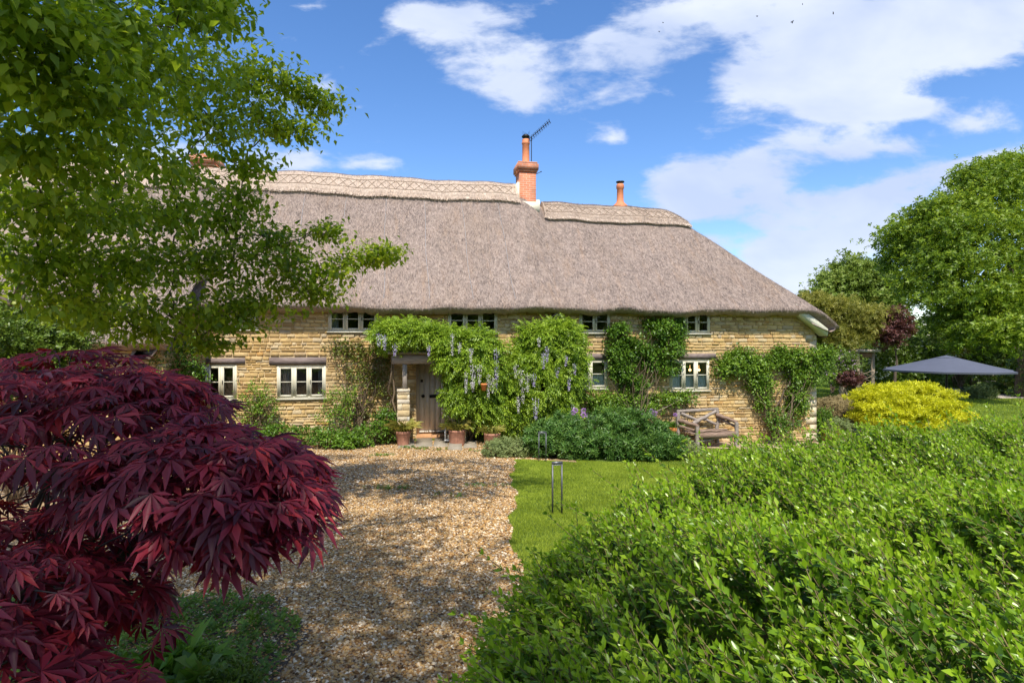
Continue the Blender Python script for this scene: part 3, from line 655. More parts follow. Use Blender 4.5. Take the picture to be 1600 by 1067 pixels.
for s0, s1 in ((-20, .74), (1.62, 6.95)):
    rd = cap(s0, s1).build('ridge', m_ridge, roof, True)
    zc = lambda s, w: ztop(s, w) + .17
    st = straws(zc, max(s0, -13), s1, 2.48, 3.3, 26000, .09, .05, m_strawl, 'straw_surface', rd, .004); tag(st, kind='stuff')
    n = 9000; s = rng.uniform(max(s0, -13), s1, n); P = np.stack([s, 2.50 + rng.uniform(-.03, .05, n), zc(s, np.full(n, 2.5)) - .02], -1); D = np.stack([rng.normal(size=n) * .2, -.7 + rng.normal(size=n) * .2, -np.ones(n)], -1)
    g = G(); scatter(g, (np.array([(-.06, 0, 0), (.06, 0, 0), (.04, 1, 0), (-.04, 1, 0)]), np.array([(0, 1, 2, 3)])), P, D, np.array([0, -1., .6]) + rv(n) * .4, rng.uniform(.06, .16, n)); tag(g.build('ridge_fringe', m_strawl, rd), kind='stuff')
    g = G(); sa = max(s0, -13) + .05; wl = (2.62, 2.86, 3.06)
    for w_ in wl:
        x = np.arange(sa, s1 - .02, .2); g.tube(np.stack([x, np.full(len(x), w_), zc(x, w_) + .012], -1), .008, 4)
    x = sa
    while x < s1 - .32:
        for (a_, b_) in ((wl[0], wl[1]), (wl[1], wl[0])):
            xx = np.linspace(x, x + .3, 4); ww = np.linspace(a_, b_, 4); g.tube(np.stack([xx, ww, zc(xx, ww) + .014], -1), .0065, 4)
        x += .3
    g.build('hazel_rod', simple('hazel', (.20, .14, .09), .8, .3, 20), rd)
# gable board below the hip
g = G(); za = cut_z; p0, p1 = hp(1238, 488, -.1), hp(1284, 524, -.1); xa, za_, xb, zb_ = p0[0], p0[1], p1[0], p1[1]
V = []
for w_ in (-.36, .02):
    V += [(xa, w_, za_ - .02), (xb, w_, zb_ - .02), (xb + .02, w_, zb_ + .20), (xa - .05, w_, za_ + .24)]
g.add(V, [(0, 1, 2, 3), (7, 6, 5, 4), (0, 4, 5, 1), (1, 5, 6, 2), (2, 6, 7, 3), (3, 7, 4, 0)]); g.build('barge_board', simple('board_paint', (.62, .62, .50), .6, .05, 4), cottage)

# chimneys
def brick_mat():
    M = MT('red_brick'); b = M.n('ShaderNodeTexBrick'); b.inputs['Scale'].default_value = 1; b.inputs['Brick Width'].default_value = .225; b.inputs['Row Height'].default_value = .075; b.inputs['Mortar Size'].default_value = .009
    b.inputs['Color1'].default_value = (.50, .155, .075, 1); b.inputs['Color2'].default_value = (.58, .21, .11, 1); b.inputs['Mortar'].default_value = (.52, .38, .29, 1)
    cs = M.n('ShaderNodeCombineXYZ'); sp = M.n('ShaderNodeSeparateXYZ'); M.L.new(M.co(), sp.inputs[0]); M.L.new(M.math('ADD', sp.outputs[0], sp.outputs[1]), cs.inputs[0]); M.L.new(sp.outputs[2], cs.inputs[1]); M.L.new(cs.outputs[0], b.inputs[0])
    nz = M.noise(7, 5); M.base(M.mix(M.ramp(M.noise(2.5, 6, .65), [(.5, (0, 0, 0)), (.72, (.6, .6, .6))]), M.mix(M.math('MULTIPLY', nz, .35), b.outputs[0], (.55, .25, .15)), (.17, .09, .06)), .9, .2); M.bump(b.outputs['Fac'], -.004); return M.m
m_brick = brick_mat(); m_terra = simple('terracotta_pot', (.62, .22, .10), .7, .15, 6)
def chimney(pxl, pxr, py_base, py_cap, w0, dep, potspec, name='chimney', zlow=5.5, flash=True):
    x0, x1, zb_, zt = rect(pxl, pxr, py_cap, py_base, w0); g = G(); w1 = w0 + dep
    g.box((x0, w0, zlow), (x1, w1, zt - .34)); 
    g.box((x0 - .04, w0 - .04, zt - .34), (x1 + .04, w1 + .04, zt - .27)); g.box((x0 - .075, w0 - .075, zt - .27), (x1 + .075, w1 + .075, zt - .07)); g.box((x0 - .04, w0 - .04, zt - .07), (x1 + .04, w1 + .04, zt))
    ch = g.build(name, m_brick, cottage); xc = (x0 + x1) / 2
    if flash:
        g = G(); g.box((x0 - .10, w0 - .10, zb_ - .35), (x1 + .10, w0 - .004, zb_ + .02)); g.box((x0 - .08, w0 - .03, zb_ - .3), (x0 - .003, w1 + .1, zb_ + .68)); g.box((x1 + .003, w0 - .06, zb_ - .4), (x1 + .12, w1, zb_ + .1)); g.build('flashing', m_cream, ch)
    for dx, r, zt_pot, cowl in potspec:
        g = G(); h = zt_pot - zt; wc = (w0 + w1) / 2
        g.lathe([(r * 1.15, 0), (r * 1.1, .05), (r, .07), (r * .98, h * .8), (r * 1.12, h * .82), (r * 1.12, h * .88), (r, h * .9), (r * 1.03, h), (r * .8, h), (r * .78, h - .1)], (xc + dx, wc, zt - .01), 24); p = g.build('chimney_pot', m_terra, ch, True)
        if cowl:
            g = G(); g.lathe([(r * .6, 0), (r * .6, .06)], (xc + dx, wc, zt_pot - .02), 16); g.lathe([(0, .17), (r * .6, .165), (r * 1.15, .10), (r * 1.1, .07), (r * .5, .09), (0, .09)], (xc + dx, wc, zt_pot), 20)
            for a_ in range(4): aa = a_ * 1.57 + .4; g.beam((xc + dx + r * .75 * math.cos(aa), wc + r * .75 * math.sin(aa), zt_pot - .02), (xc + dx + r * .75 * math.cos(aa), wc + r * .75 * math.sin(aa), zt_pot + .1), .015, .015, (1, 0, 0))
            g.build('cowl', m_dark, ch, True)
    return ch, (xc, (w0 + w1) / 2, zt)
_, zpot = hp(824, 219, 3.05)
ch1, top1 = chimney(811.5, 837.5, 317, 253, 2.7, .62, [(0, .125, zpot, True)])
chimney(300, 334, 300, 241, 3.0, .9, [], zlow=6.5, flash=False)
# aerial on the middle chimney
g = G(); xc, wc, zt = top1; ex, ez = hp(856, 194, 3.0); bx, bz = hp(830, 217, 3.0)
g.tube([(xc + .2, wc, zt - .5), (xc + .2, wc, bz + .05)], .014, 6); g.tube([(bx - .12, wc, bz - .06), (ex, wc - .25, ez)], .013, 6)
for k in range(11):
    t = k / 10; c_ = np.array([bx - .05 + (ex - bx + .05) * t, wc - .25 * t, bz - .03 + (ez - bz + .03) * t]); l = .16 - .07 * t
    g.tube([c_ + np.array((0, -l, 0)) + np.array((-.045, 0, .05)), c_ + np.array((0, l, 0)) + np.array((.045, 0, -.05))], .006, 4); g.tube([c_ + np.array((-.045, 0, .055)), c_ - np.array((-.045, 0, .055))], .009, 4)
for k in range(7):
    g.tube([(bx - .16, wc - .02, bz + .16 - k * .045), (bx - .16 - .18, wc - .1, bz + .20 - k * .045)], .004, 3); g.tube([(bx - .12, wc - .3, bz + .16 - k * .05), (bx - .12, wc + .3, bz + .16 - k * .05)], .004, 3)
g.build('aerial', m_dark, ch1)
g = G(); ax, az = hp(838, 272, 2.75); bx2, bz2 = hp(846, 268, 2.75); g.tube([(ax - .02, 2.8, az), (bx2, 2.8, bz2)], .012, 6); g.lathe([(0, -.02), (.03, 0), (0, .03)], (bx2, 2.8, bz2), 10); g.build('bracket', m_dark, ch1)
# flue pot standing on the right hand ridge
sx, sz = hp(969, 319, 3.3); _, sz2 = hp(969, 288, 3.3)
g = G(); g.lathe([(.30, -.28), (.26, -.06), (.16, .03), (.125, .1), (.115, sz2 - sz - .18), (.14, sz2 - sz - .16), (.14, sz2 - sz - .05), (.12, sz2 - sz), (.09, sz2 - sz)], (sx, 3.3, sz), 24); fp = g.build('flue_pot', m_terra, cottage, True)
g = G(); g.lathe([(.09, -.02), (.09, .05), (.15, .06), (.15, .09), (.05, .11), (0, .11)], (sx, 3.3, sz2), 20); g.build('cowl', m_dark, fp, True)

# low thatched wing on the left
def wtop(s, w): w = np.asarray(w, float); s = np.asarray(s, float); f = 2.62 + (w + 2.3) * .98; h = 2.98 + 1.1 * (-7.55 - s) + 0 * w; k = 6; return -np.log(np.exp(-k * f) + np.exp(-k * (h + .6))) / k + .02 * np.sin(s * 2 + w)
g = roof_mesh(wtop, -20, -8.2, -2.3, .8, .1, .1); wr = g.build('wing_roof', m_thatch, cottage, True)
tag(straws(wtop, -14, -8.2, -2.3, .4, 40000, .10, .055, m_straw, 'straw_surface', wr, .004), kind='stuff')
g = G(); g.box((-20, -1.85, -1.0), (-8.55, -.06, 2.6)); stones(g, -16, -8.53, -.7, 2.5, lambda s, d, z: (s, -1.85 - d, z), [], seed=9); stones(g, -1.83, -.08, -.7, 2.55, lambda s, d, z: (-8.55 + d, s, z), [], seed=10); g.build('wing_wall', m_stone, cottage)

# ------------------------------------------------------------------ plants against the house
def wp(px, py, out): s_, z_ = hp(px, py, -out); p = hw(s_, -out, z_); return p, p[1] / F
def pad(px, py, out, rx, ry, rd, wgt=1.0): p, k = wp(px, py, out); return (p, (rx * k, rd, ry * k), wgt)
def gbase(px, out): s_, _ = hp(px, 640, -out); p = hw(s_, -out); p[2] = float(gz(p[0], p[1])); return p
L = leaf_mat
m_wis = L('wisteria_leaf', ((.08, .15, .012), (.20, .32, .022), (.38, .50, .05)), .45, .42, clump=1.6, amt=.45, gain=(1.1, 1.1, 1))
m_climb = L('climber_leaf', ((.03, .075, .01), (.075, .17, .016), (.18, .32, .035)), .4, .3, clump=2.5, amt=.45, gain=(1.15, 1.1, 1))
m_esp = L('espalier_leaf', ((.04, .09, .01), (.11, .22, .018), (.24, .37, .045)), .4, .3, clump=2.5, amt=.45, gain=(1.15, 1.1, 1))
m_rose = L('rose_leaf', ((.07, .05, .02), (.07, .12, .02), (.16, .22, .05)), .45, .3)
m_dshrub = L('dark_leaf', ((.03, .07, .012), (.07, .14, .02), (.13, .23, .035)), .4, .25)
m_peony = L('peony_leaf', ((.025, .085, .022), (.06, .16, .04), (.13, .26, .07)), .4, .25, clump=3, amt=.4)
m_grey = L('grey_green_leaf', ((.09, .15, .07), (.15, .23, .11), (.22, .31, .16)), .6, .2)
m_border = L('border_leaf', ((.03, .09, .012), (.07, .17, .02), (.13, .27, .03)), .45, .3)
m_flower = MT('wisteria_flower'); m_flower.base(m_flower.ramp(m_flower.island(), [(0, (.26, .19, .46)), (.5, (.48, .40, .68)), (1, (.78, .72, .85))]), .6); m_flower = m_flower.m
m_flowerw = MT('faded_wisteria_flower'); m_flowerw.base(m_flowerw.ramp(m_flowerw.island(), [(0, (.42, .38, .42)), (.5, (.62, .58, .60)), (1, (.82, .80, .78))]), .6); m_flowerw = m_flowerw.m

def wisteria(label, base, pads, racemes, per, m=6, size=.23):
    t, C, O = shrub('wisteria', label, 'wisteria', base, pads, m_wis, per, m, (.07, .05, .07), T_PIN, size, stems=1, r=.022, lo=.62, sagz=-.35, spread=.9, stemname='vine', group='wisteria over the porch and front wall')
    b0 = np.array(base)
    if 'porch top' in label:
        v_ = [c for c in t.children if c.name.startswith('vine')][0]; bpy.data.objects.remove(v_)
        gs = G(); c0 = pads[0][0] - b0
        for q in range(2): gs.tube(curve_pts((q * .05, 0, 0), c0 + (q * .2, 0, 0), 9, 0, .025), np.linspace(.03, .016, 9), 6)
        gs.tube(curve_pts(c0, pads[3][0] - b0, 9, .03, .01), np.linspace(.02, .01, 9), 6); gs.build('vine', m_stem, t)
    for (px, py0, py1, out, wd, white) in racemes:
        out = out + .15; p, k = wp(px, py0, out); p = p - b0; ln = (py1 - py0) * k; n = int(70 + ln * 170); f = rng.random(n)
        rad = (.010 + wd * k * .38 * (1 - f) ** .7); a = rng.uniform(0, 6.3, n); P = np.stack([p[0] + rad * np.cos(a), p[1] + rad * np.sin(a), p[2] - f * ln], -1)
        D = np.stack([np.cos(a), np.sin(a), -.4 + 0 * a], -1); g = G(); scatter(g, T_ROUND, P, D, np.array([0, 0, 1.]) + rv(n) * .5, rng.uniform(.016, .03, n))
        g.tube([p + (0, 0, .03), p + (.004, 0, -ln * .5), p - (0, 0, ln)], .003, 4); g.build('flower_raceme', m_flowerw if white else m_flower, t)
    return t
wisteria('bright green wisteria along the porch top with few violet racemes at its left end', gbase(606, .5),
         [pad(612, 517, .8, 26, 11, .30), pad(650, 520, .9, 38, 13, .34), pad(698, 530, .9, 34, 13, .34), pad(640, 527, .95, 40, 9, .3, .8), pad(600, 528, .8, 18, 10, .2, .4), pad(742, 531, .9, 26, 11, .34), pad(690, 534, 1.0, 18, 10, .25, .5)],
         [(592, 522, 542, 1.2, 7, 0), (601, 524, 547, 1.2, 7, 0), (617, 538, 556, 1.2, 7, 0), (670, 540, 556, 1.3, 5, 0), (707, 522, 556, 1.4, 5, 1), (718, 536, 552, 1.4, 5, 1)], 95)
wisteria('wisteria cascading beside the door down to the pots, hung with pale faded racemes', gbase(735, .5),
         [pad(738, 546, 1.0, 38, 24, .4), pad(712, 565, 1.2, 28, 30, .3), pad(740, 600, 1.1, 38, 32, .4, 1.3), pad(762, 636, .9, 34, 24, .36, 1.2), pad(715, 622, 1.1, 18, 22, .25, .7), pad(764, 575, 1.0, 26, 36, .35), pad(782, 655, .6, 22, 14, .3, .8), pad(762, 552, .7, 12, 14, .2, .5)],
         [(736, 545, 566, 1.55, 5, 1), (739, 570, 612, 1.6, 8, 1), (749, 570, 600, 1.55, 7, 1), (763, 585, 622, 1.5, 5, 1), (770, 590, 614, 1.5, 6, 1), (776, 545, 612, 1.4, 8, 0), (738, 596, 606, 1.7, 7, 1), (728, 582, 614, 1.6, 4, 1)], 105)
wisteria('wide wisteria mass hiding the wall right of the porch, thick with violet racemes', gbase(850, .4),
         [pad(840, 525, .5, 22, 13, .3), pad(868, 520, .5, 34, 15, .32), pad(822, 560, .55, 24, 28, .32), pad(860, 560, .6, 42, 34, .4, 1.3), pad(895, 545, .5, 20, 34, .3, .9), pad(890, 590, .55, 24, 30, .3, .9), pad(845, 605, .7, 44, 30, .36, 1.2), pad(805, 600, .7, 24, 30, .3, .8), pad(825, 640, .6, 36, 26, .3, 1), pad(870, 640, .6, 34, 26, .3, 1), pad(800, 650, .5, 20, 26, .3, .7)],
         [(842, 528, 542, 1.0, 4, 1), (849, 552, 576, 1.05, 6, 0), (855, 542, 566, 1.05, 6, 0), (871, 574, 590, 1.0, 7, 0), (884, 556, 572, 1.0, 6, 0), (898, 568, 586, .9, 5, 0), (806, 570, 590, 1.15, 7, 1), (814, 578, 604, 1.1, 9, 1), (824, 584, 612, 1.15, 10, 1), (834, 584, 604, 1.15, 9, 0), (837, 622, 656, 1.15, 11, 0), (810, 620, 646, 1.1, 4, 1), (889, 590, 610, .95, 4, 0), (895, 632, 646, .9, 4, 0), (817, 606, 630, 1.1, 5, 1)], 100)
shrub('dark_understorey_shrub', 'dark leafy shrub low under the wisteria behind the terracotta pots', 'shrub', gbase(790, .5), [pad(775, 680, .55, 40, 20, .3), pad(820, 675, .5, 36, 20, .3)], m_dshrub, 120, 8, .05, T_LEAF, .08)
shrub('climbing_rose', 'sparse reddish green rose climbing the wall left of the porch', 'climbing rose', gbase(557, .15),
      [pad(545, 555, .12, 34, 26, .1, .9), pad(580, 560, .14, 32, 32, .12, 1.1), pad(560, 590, .13, 36, 24, .1, .9), pad(530, 540, .1, 24, 16, .08, .5), pad(590, 600, .15, 24, 26, .12, .8), pad(575, 640, .15, 30, 26, .15, .6), pad(605, 560, .2, 14, 34, .15, .6)], m_rose, 75, 7, .06, T_LEAF, .075, stems=5, r=.014, lo=.2)
shrub('wall_shrub', 'small upright green shrub below the three light window', 'shrub', gbase(532, .6), [pad(528, 630, .5, 24, 26, .3), pad(522, 655, .6, 30, 24, .3), pad(545, 620, .35, 16, 18, .2, .6)], m_esp, 90, 8, .05, T_LEAF, .06)
shrub('wall_shrub', 'light green shrub between the two ground floor windows on the left', 'shrub', gbase(402, .6), [pad(398, 620, .5, 26, 24, .3), pad(415, 640, .5, 24, 24, .3), pad(385, 645, .5, 24, 24, .3)], m_esp, 90, 8, .05, T_LEAF, .06)
shrub('wall_climber', 'green climber with bare stems on the wing corner left of the windows', 'climber', gbase(290, .5), [pad(290, 560, 1.1, 26, 26, .3), pad(275, 600, 1.3, 34, 30, .4), pad(305, 595, .9, 22, 26, .3), pad(298, 535, 1.0, 14, 12, .2, .5), pad(250, 560, 1.6, 30, 34, .4)], m_climb, 110, 8, .06, T_LEAF, .075)
shrub('wall_climber', 'glossy green climber with rounded twin heads between the two upper right windows', 'climber', gbase(990, .3),
      [pad(966, 520, .26, 20, 17, .24, .8), pad(965, 550, .26, 22, 20, .26), pad(990, 545, .24, 22, 20, .24), pad(1035, 514, .28, 24, 16, .28), pad(1048, 545, .28, 28, 22, .3, 1.1), pad(970, 578, .24, 22, 16, .22), pad(1012, 560, .24, 20, 20, .22), pad(1038, 575, .24, 24, 14, .22, .8), pad(990, 597, .24, 26, 10, .2, .6), pad(1014, 508, .15, 10, 10, .12, .2), pad(1062, 520, .15, 12, 24, .14, .5)], m_climb, 175, 8, .05, T_LEAF, .085, lo=.3, r=.012, stems=2)
shrub('espalier_tree', 'low espalier with a pale trunk trained flat along the wall below the lower windows', 'espalier', gbase(975, .3),
      [pad(935, 625, .2, 30, 14, .14), pad(975, 625, .2, 30, 16, .14), pad(1020, 625, .2, 34, 14, .14), pad(1065, 622, .2, 30, 12, .14), pad(1000, 640, .2, 34, 12, .12, .6), pad(940, 640, .2, 22, 10, .12, .4)], m_esp, 120, 8, .05, T_LEAF, .08, stems=1, r=.02, stem_mat=m_barkl, lo=.2)
def esp_extra(t, C, O, base):
    g = G()
    for a_, b_, r_ in (((1208, 685), (1190, 620), .03), ((1190, 620), (1165, 590), .022), ((1210, 640), (1235, 590), .026), ((1235, 590), (1222, 560), .02), ((1212, 684), (1214, 640), .03), ((1240, 600), (1262, 560), .018), ((1238, 672), (1240, 620), .026)):
        p, _ = wp(*a_, .18); q, _ = wp(*b_, .16); g.tube(curve_pts(p - base, q - base, 7, 0, .03), np.linspace(r_, r_ * .7, 7), 6)
    g.build('trunk', m_bark, t)
shrub('espalier_tree', 'large espalier fruit tree spreading in two arms on the right end of the wall', 'espalier', gbase(1210, .25),
      [pad(1140, 575, .22, 30, 20, .18), pad(1175, 570, .22, 32, 22, .2, 1.1), pad(1155, 555, .2, 26, 10, .12, .6), pad(1190, 600, .2, 26, 22, .16, .9), pad(1215, 565, .2, 24, 14, .14, .7), pad(1218, 550, .16, 12, 10, .1, .3), pad(1245, 560, .22, 28, 16, .2), pad(1275, 575, .3, 26, 28, .3, 1.2), pad(1250, 590, .2, 26, 20, .2, .9), pad(1245, 620, .2, 18, 18, .15, .6), pad(1245, 640, .2, 22, 12, .15, .5), pad(1192, 630, .2, 14, 10, .12, .3), pad(1290, 560, .4, 16, 20, .3, .5)],
      m_esp, 230, 8, .06, T_LEAF, .08, stems=2, r=.012, lo=.25, extra=esp_extra)
shrub('wall_shrub', 'dark green bush at the foot of the large espalier', 'shrub', gbase(1212, .4), [pad(1212, 660, .4, 18, 24, .2), pad(1230, 668, .4, 24, 16, .2, .7)], m_climb, 90, 8, .05, T_LEAF, .075)
M = MT('alyssum_purple'); M.base((.17, .06, .32), .7)
# borders
def gpad(px, py, Y, rx, ry, rd, wgt=1.0): k = Y / F; return (at(px, py, Y), (rx * k, rd, ry * k), wgt)
def gshrub(name, label, cat, px, Y, pads, mat, **k): b = at(px, 600, Y); b[2] = float(gz(b[0], Y)); return shrub(name, label, cat, b, [gpad(*p) for p in pads], mat, **k)
peo = dict(tpl=T_SPRIGN, size=.16, per=125, m=7, sig=.05, lo=.7, group='peonies in the front border')
gshrub('peony_bush', 'broad dark green peony clump behind the metal garden lights', 'peony', 865, 14.0, [(845, 690, 13.7, 24, 24, .35), (880, 680, 14.2, 34, 26, .45), (900, 695, 13.8, 30, 20, .35)], m_peony, **peo)
gshrub('peony_bush', 'tallest dark green peony clump in the middle of the front border', 'peony', 975, 14.6, [(960, 672, 14.6, 40, 28, .45), (990, 680, 14.4, 40, 30, .45), (940, 695, 14.2, 34, 18, .35)], m_peony, **peo)
gshrub('peony_bush', 'low dark green peony clump tapering towards the orange pot', 'peony', 1030, 14.6, [(1020, 688, 14.5, 30, 22, .4), (1045, 697, 14.5, 22, 14, .3), (1000, 697, 14.2, 36, 16, .35)], m_peony, **peo)
gshrub('catmint', 'light green leafy plant standing up behind the peony clumps', 'plant', 955, 15.4, [(955, 655, 15.4, 22, 20, .3), (975, 650, 15.5, 14, 12, .2)], m_border, per=90, m=8, tpl=T_NARROW, size=.10, sig=.04)
gshrub('sedum', 'low grey green plant spilling onto the gravel left of the lights', 'plant', 790, 13.5, [(775, 704, 13.4, 22, 12, .3), (802, 702, 13.6, 24, 14, .35), (825, 700, 13.7, 14, 12, .25), (790, 696, 13.9, 26, 10, .3)], m_grey, per=150, m=6, tpl=T_SPRIG, size=.075, sig=.035, lo=.6)
gshrub('sedum', 'small grey green plant at the right end of the peonies', 'plant', 1075, 14.9, [(1072, 700, 14.9, 20, 9, .25), (1055, 705, 14.6, 14, 6, .2)], m_grey, per=120, m=6, tpl=T_SPRIG, size=.07, sig=.03, lo=.6)
for lab, px, Y, pads in (('leafy green border plants at the foot of the rose', 580, 15.0, [(600, 672, 15.2, 24, 20, .3), (572, 680, 15.0, 26, 16, .3), (605, 655, 15.3, 16, 18, .2)]),
                         ('low green border planting under the small wall shrub', 510, 14.8, [(520, 684, 14.6, 34, 12, .3), (480, 680, 14.8, 30, 12, .3), (545, 690, 14.6, 24, 8, .25)]),
                         ('low green border planting under the three light window on the left', 430, 14.6, [(440, 678, 14.6, 36, 14, .3), (400, 680, 14.6, 36, 16, .3)])):
    gshrub('border_plant', lab, 'plant', px, Y, pads, m_border, per=110, m=9, tpl=T_LEAF, size=.075, sig=.04, lo=.5, group='border plants left of the porch')
# weeds in the drive
g = G(); P = []
for px, py, n in ((593, 713, 26), (601, 712, 14), (598, 762, 14), (617, 765, 16), (742, 760, 14), (790, 761, 10), (700, 776, 8), (640, 700, 30), (660, 702, 25), (560, 700, 40), (520, 694, 50), (480, 690, 40), (690, 703, 14), (770, 704, 20), (745, 706, 12)):
    c_ = gp(px, py); q = c_ + rng.normal(size=(n, 3)) * np.array([.12, .08, 0]); q[:, 2] = gz(q[:, 0], q[:, 1]) + .01; P.append(q)
P = np.concatenate(P); scatter(g, T_SPRIGN, P, rv(len(P)) * .6 + np.array([0, 0, 1.]), rv(len(P)), rng.uniform(.05, .09, len(P)))
tag(g.build('weeds', m_border), 'small green weeds and moss growing through the gravel', 'weeds', kind='stuff')
# alliums
m_all = MT('allium_floret'); m_all.base(m_all.ramp(m_all.island(), [(0, (.30, .13, .42)), (1, (.62, .36, .70))]), .6); m_all = m_all.m
AL = [(895.5, 644.5, 14.9, 'purple allium head lowest of the pair nearest the wisteria'), (899, 641, 15.0, 'purple allium head upper one of the pair nearest the wisteria'), (912, 641.5, 14.9, 'tallest purple allium head beside the dark iron stake'), (911.5, 648, 14.7, 'purple allium head just under the tallest one'),
      (925, 653.5, 14.8, 'pale purple allium head right of the iron stake, left one of two'), (929.5, 653.8, 14.7, 'pale purple allium head right of the iron stake, right one of two'), (1018, 642.5, 15.1, 'purple allium head above the peonies near the espalier, left one of two'), (1023, 645.5, 15.0, 'purple allium head above the peonies near the espalier, right one of two'), (1002, 648, 15.0, 'small purple allium head low over the middle peony'), (1055, 648, 15.4, 'single purple allium head over the grass pot beside the bench')]
for px, py, Y, lab in AL:
    c_ = at(px, py, Y); z0 = float(gz(c_[0], Y)); t = thing('allium', lab, 'allium', (c_[0], Y, z0), group='alliums in the front border'); h = c_[2] - z0
    r_ = .062 if 'small' not in lab and 'single' not in lab else .045
    g = G(); d_ = rv(260); scatter(g, T_ROUND, d_ * r_ * rng.uniform(.7, 1, (260, 1)) + np.array([0, 0, h]), d_, rv(260), .018); g.build('flower_head', m_all, t)
    g = G(); g.tube(curve_pts((0, 0, 0), (0, 0, h), 5, 0, .01), .006, 5); g.build('stem', m_gstem, t)
g = G(); p, k = wp(917, 690, .9); b0 = np.array([p[0], p[1], float(gz(p[0], p[1]))]); p1, _ = wp(917, 644, .9); h = p1[2] - b0[2]
t = thing('iron_ornament', 'small black iron garden ornament standing among the alliums', 'ornament', b0)
g.lathe([(0, h - .42), (.10, h - .40), (.13, h - .25), (.11, h - .12), (.05, h - .08), (.05, h - .04), (.03, h), (0, h + .01)], (0, 0, 0), 14); g.build('body', m_dark, t, True)
g = G(); g.tube([(0, 0, 0), (0, 0, h - .38)], .014, 6); g.build('stake', m_dark, t)

# ------------------------------------------------------------------ pots, lantern, bench, lights
m_tc = simple('old_terracotta', (.42, .20, .13), .85, .25, 9, bump=.01); m_tc2 = simple('orange_terracotta', (.66, .22, .06), .75, .12, 9)
m_spiky = L('bulb_leaf', ((.10, .14, .03), (.20, .24, .06), (.42, .36, .15)), .55, .3); m_chive = L('chive_leaf', ((.05, .15, .015), (.10, .25, .03), (.20, .36, .05)), .5, .3)
m_soil = simple('potting_soil', (.06, .045, .03), .95, .3, 20)
def pot(label, px, pyt, pyb, wpx, mat, style='plain', plant=None, pn=90, pl=.22, Y=None, cat='plant pot'):
    c_ = gp(px, pyb) if Y is None else at(px, pyb, Y); k = c_[1] / F; h = (pyb - pyt) * k; r = wpx * k / 2; t = thing('terracotta_pot', label, cat, (c_[0], c_[1], c_[2]), group='terracotta pots along the house')
    g = G(); 
    pr = [(0, 0), (r * .74, 0), (r * .80, h * .1), (r * .95, h * .8), (r * 1.0, h * .82), (r * 1.02, h), (r * .9, h), (r * .88, h * .88), (0, h * .87)]
    if style == 'straight': pr = [(0, 0), (r * .86, 0), (r * .92, h * .08), (r * .97, h * .86), (r * 1.01, h * .88), (r * 1.01, h), (r * .92, h), (r * .9, h * .88), (0, h * .87)]
    if style == 'rim': pr = [(0, 0), (r * .66, 0), (r * .84, h * .74), (r * .98, h * .76), (r * 1.0, h), (r * .88, h), (r * .84, h * .86), (0, h * .85)]
    g.lathe(pr, (0, 0, 0), 28); g.build('pot', mat, t, False)
    g = G(); g.lathe([(0, h * .88), (r * .86, h * .885)], (0, 0, 0), 16); g.build('soil', m_soil, t)
    if plant is not None:
        a = rng.uniform(0, 6.3, pn); rr = r * .8 * np.sqrt(rng.random(pn)); P = np.stack([rr * np.cos(a), rr * np.sin(a), np.full(pn, h * .88)], -1); D = np.stack([np.cos(a) * .6 + rng.normal(size=pn) * .3, np.sin(a) * .6 + rng.normal(size=pn) * .3, rng.uniform(.5, 1.2, pn)], -1)
        g = G(); v = []
        blade = (np.array([(-.035, 0, 0), (.035, 0, 0), (-.03, .5, .10), (.03, .5, .10), (0, .8, -.02), (0, 1, -.30)]), np.array([(0, 1, 3, 2), (2, 3, 5, 4)]))
        scatter(g, blade, P, D, np.array([0, 0, 1.]) + D * .2 + rv(pn) * .3, pl * rng.uniform(.6, 1.2, pn)); g.build('plant', plant, t)
    return t, h, r
pot('weathered terracotta pot of fading bulb leaves left of the porch steps', 630, 673, 696, 23, m_tc, 'plain', m_spiky, 230, .40)
pot('weathered terracotta pot of fading bulb leaves right beside the white lantern', 714, 671, 695, 26, m_tc, 'straight', m_spiky, 210, .36)
pot('weathered terracotta pot of dry leaves third from the left beside the wisteria', 769, 676, 701, 26, m_tc, 'straight', m_spiky, 130, .28)
pot('small terracotta pot half hidden behind the left peony clump', 829, 670, 688, 20, m_tc, 'plain', m_spiky, 30, .15)
pot('bright orange terracotta pot of green chives left of the bench', 1053, 667, 691, 23, m_tc2, 'rim', m_chive, 260, .26)
pot('small terracotta pot standing by the right corner of the cottage', 1288, 662, 690, 18, m_tc2, 'rim', m_chive, 60, .2)
pot('low terracotta bowl of flowers by the right corner of the cottage', 1302, 668, 692, 26, m_tc2, 'plain', m_spiky, 80, .22)
s_, z_ = hp(756, 603, -1.62); p, _ = wp(756, 610, 1.62)
t = thing('wall_pot', 'small terracotta wall pot hanging among the wisteria', 'wall pot', p); g = G(); g.lathe([(0, 0), (.05, .0), (.075, .14), (.085, .145), (.085, .18), (.07, .18), (0, .15)], (0, 0, 0), 16); g.build('pot', m_tc2, t, True); g = G(); g.tube([(0, 0, .16), (0, .12, .34), (0, .5, .42)], .004, 4); g.build('hook', m_dark, t)
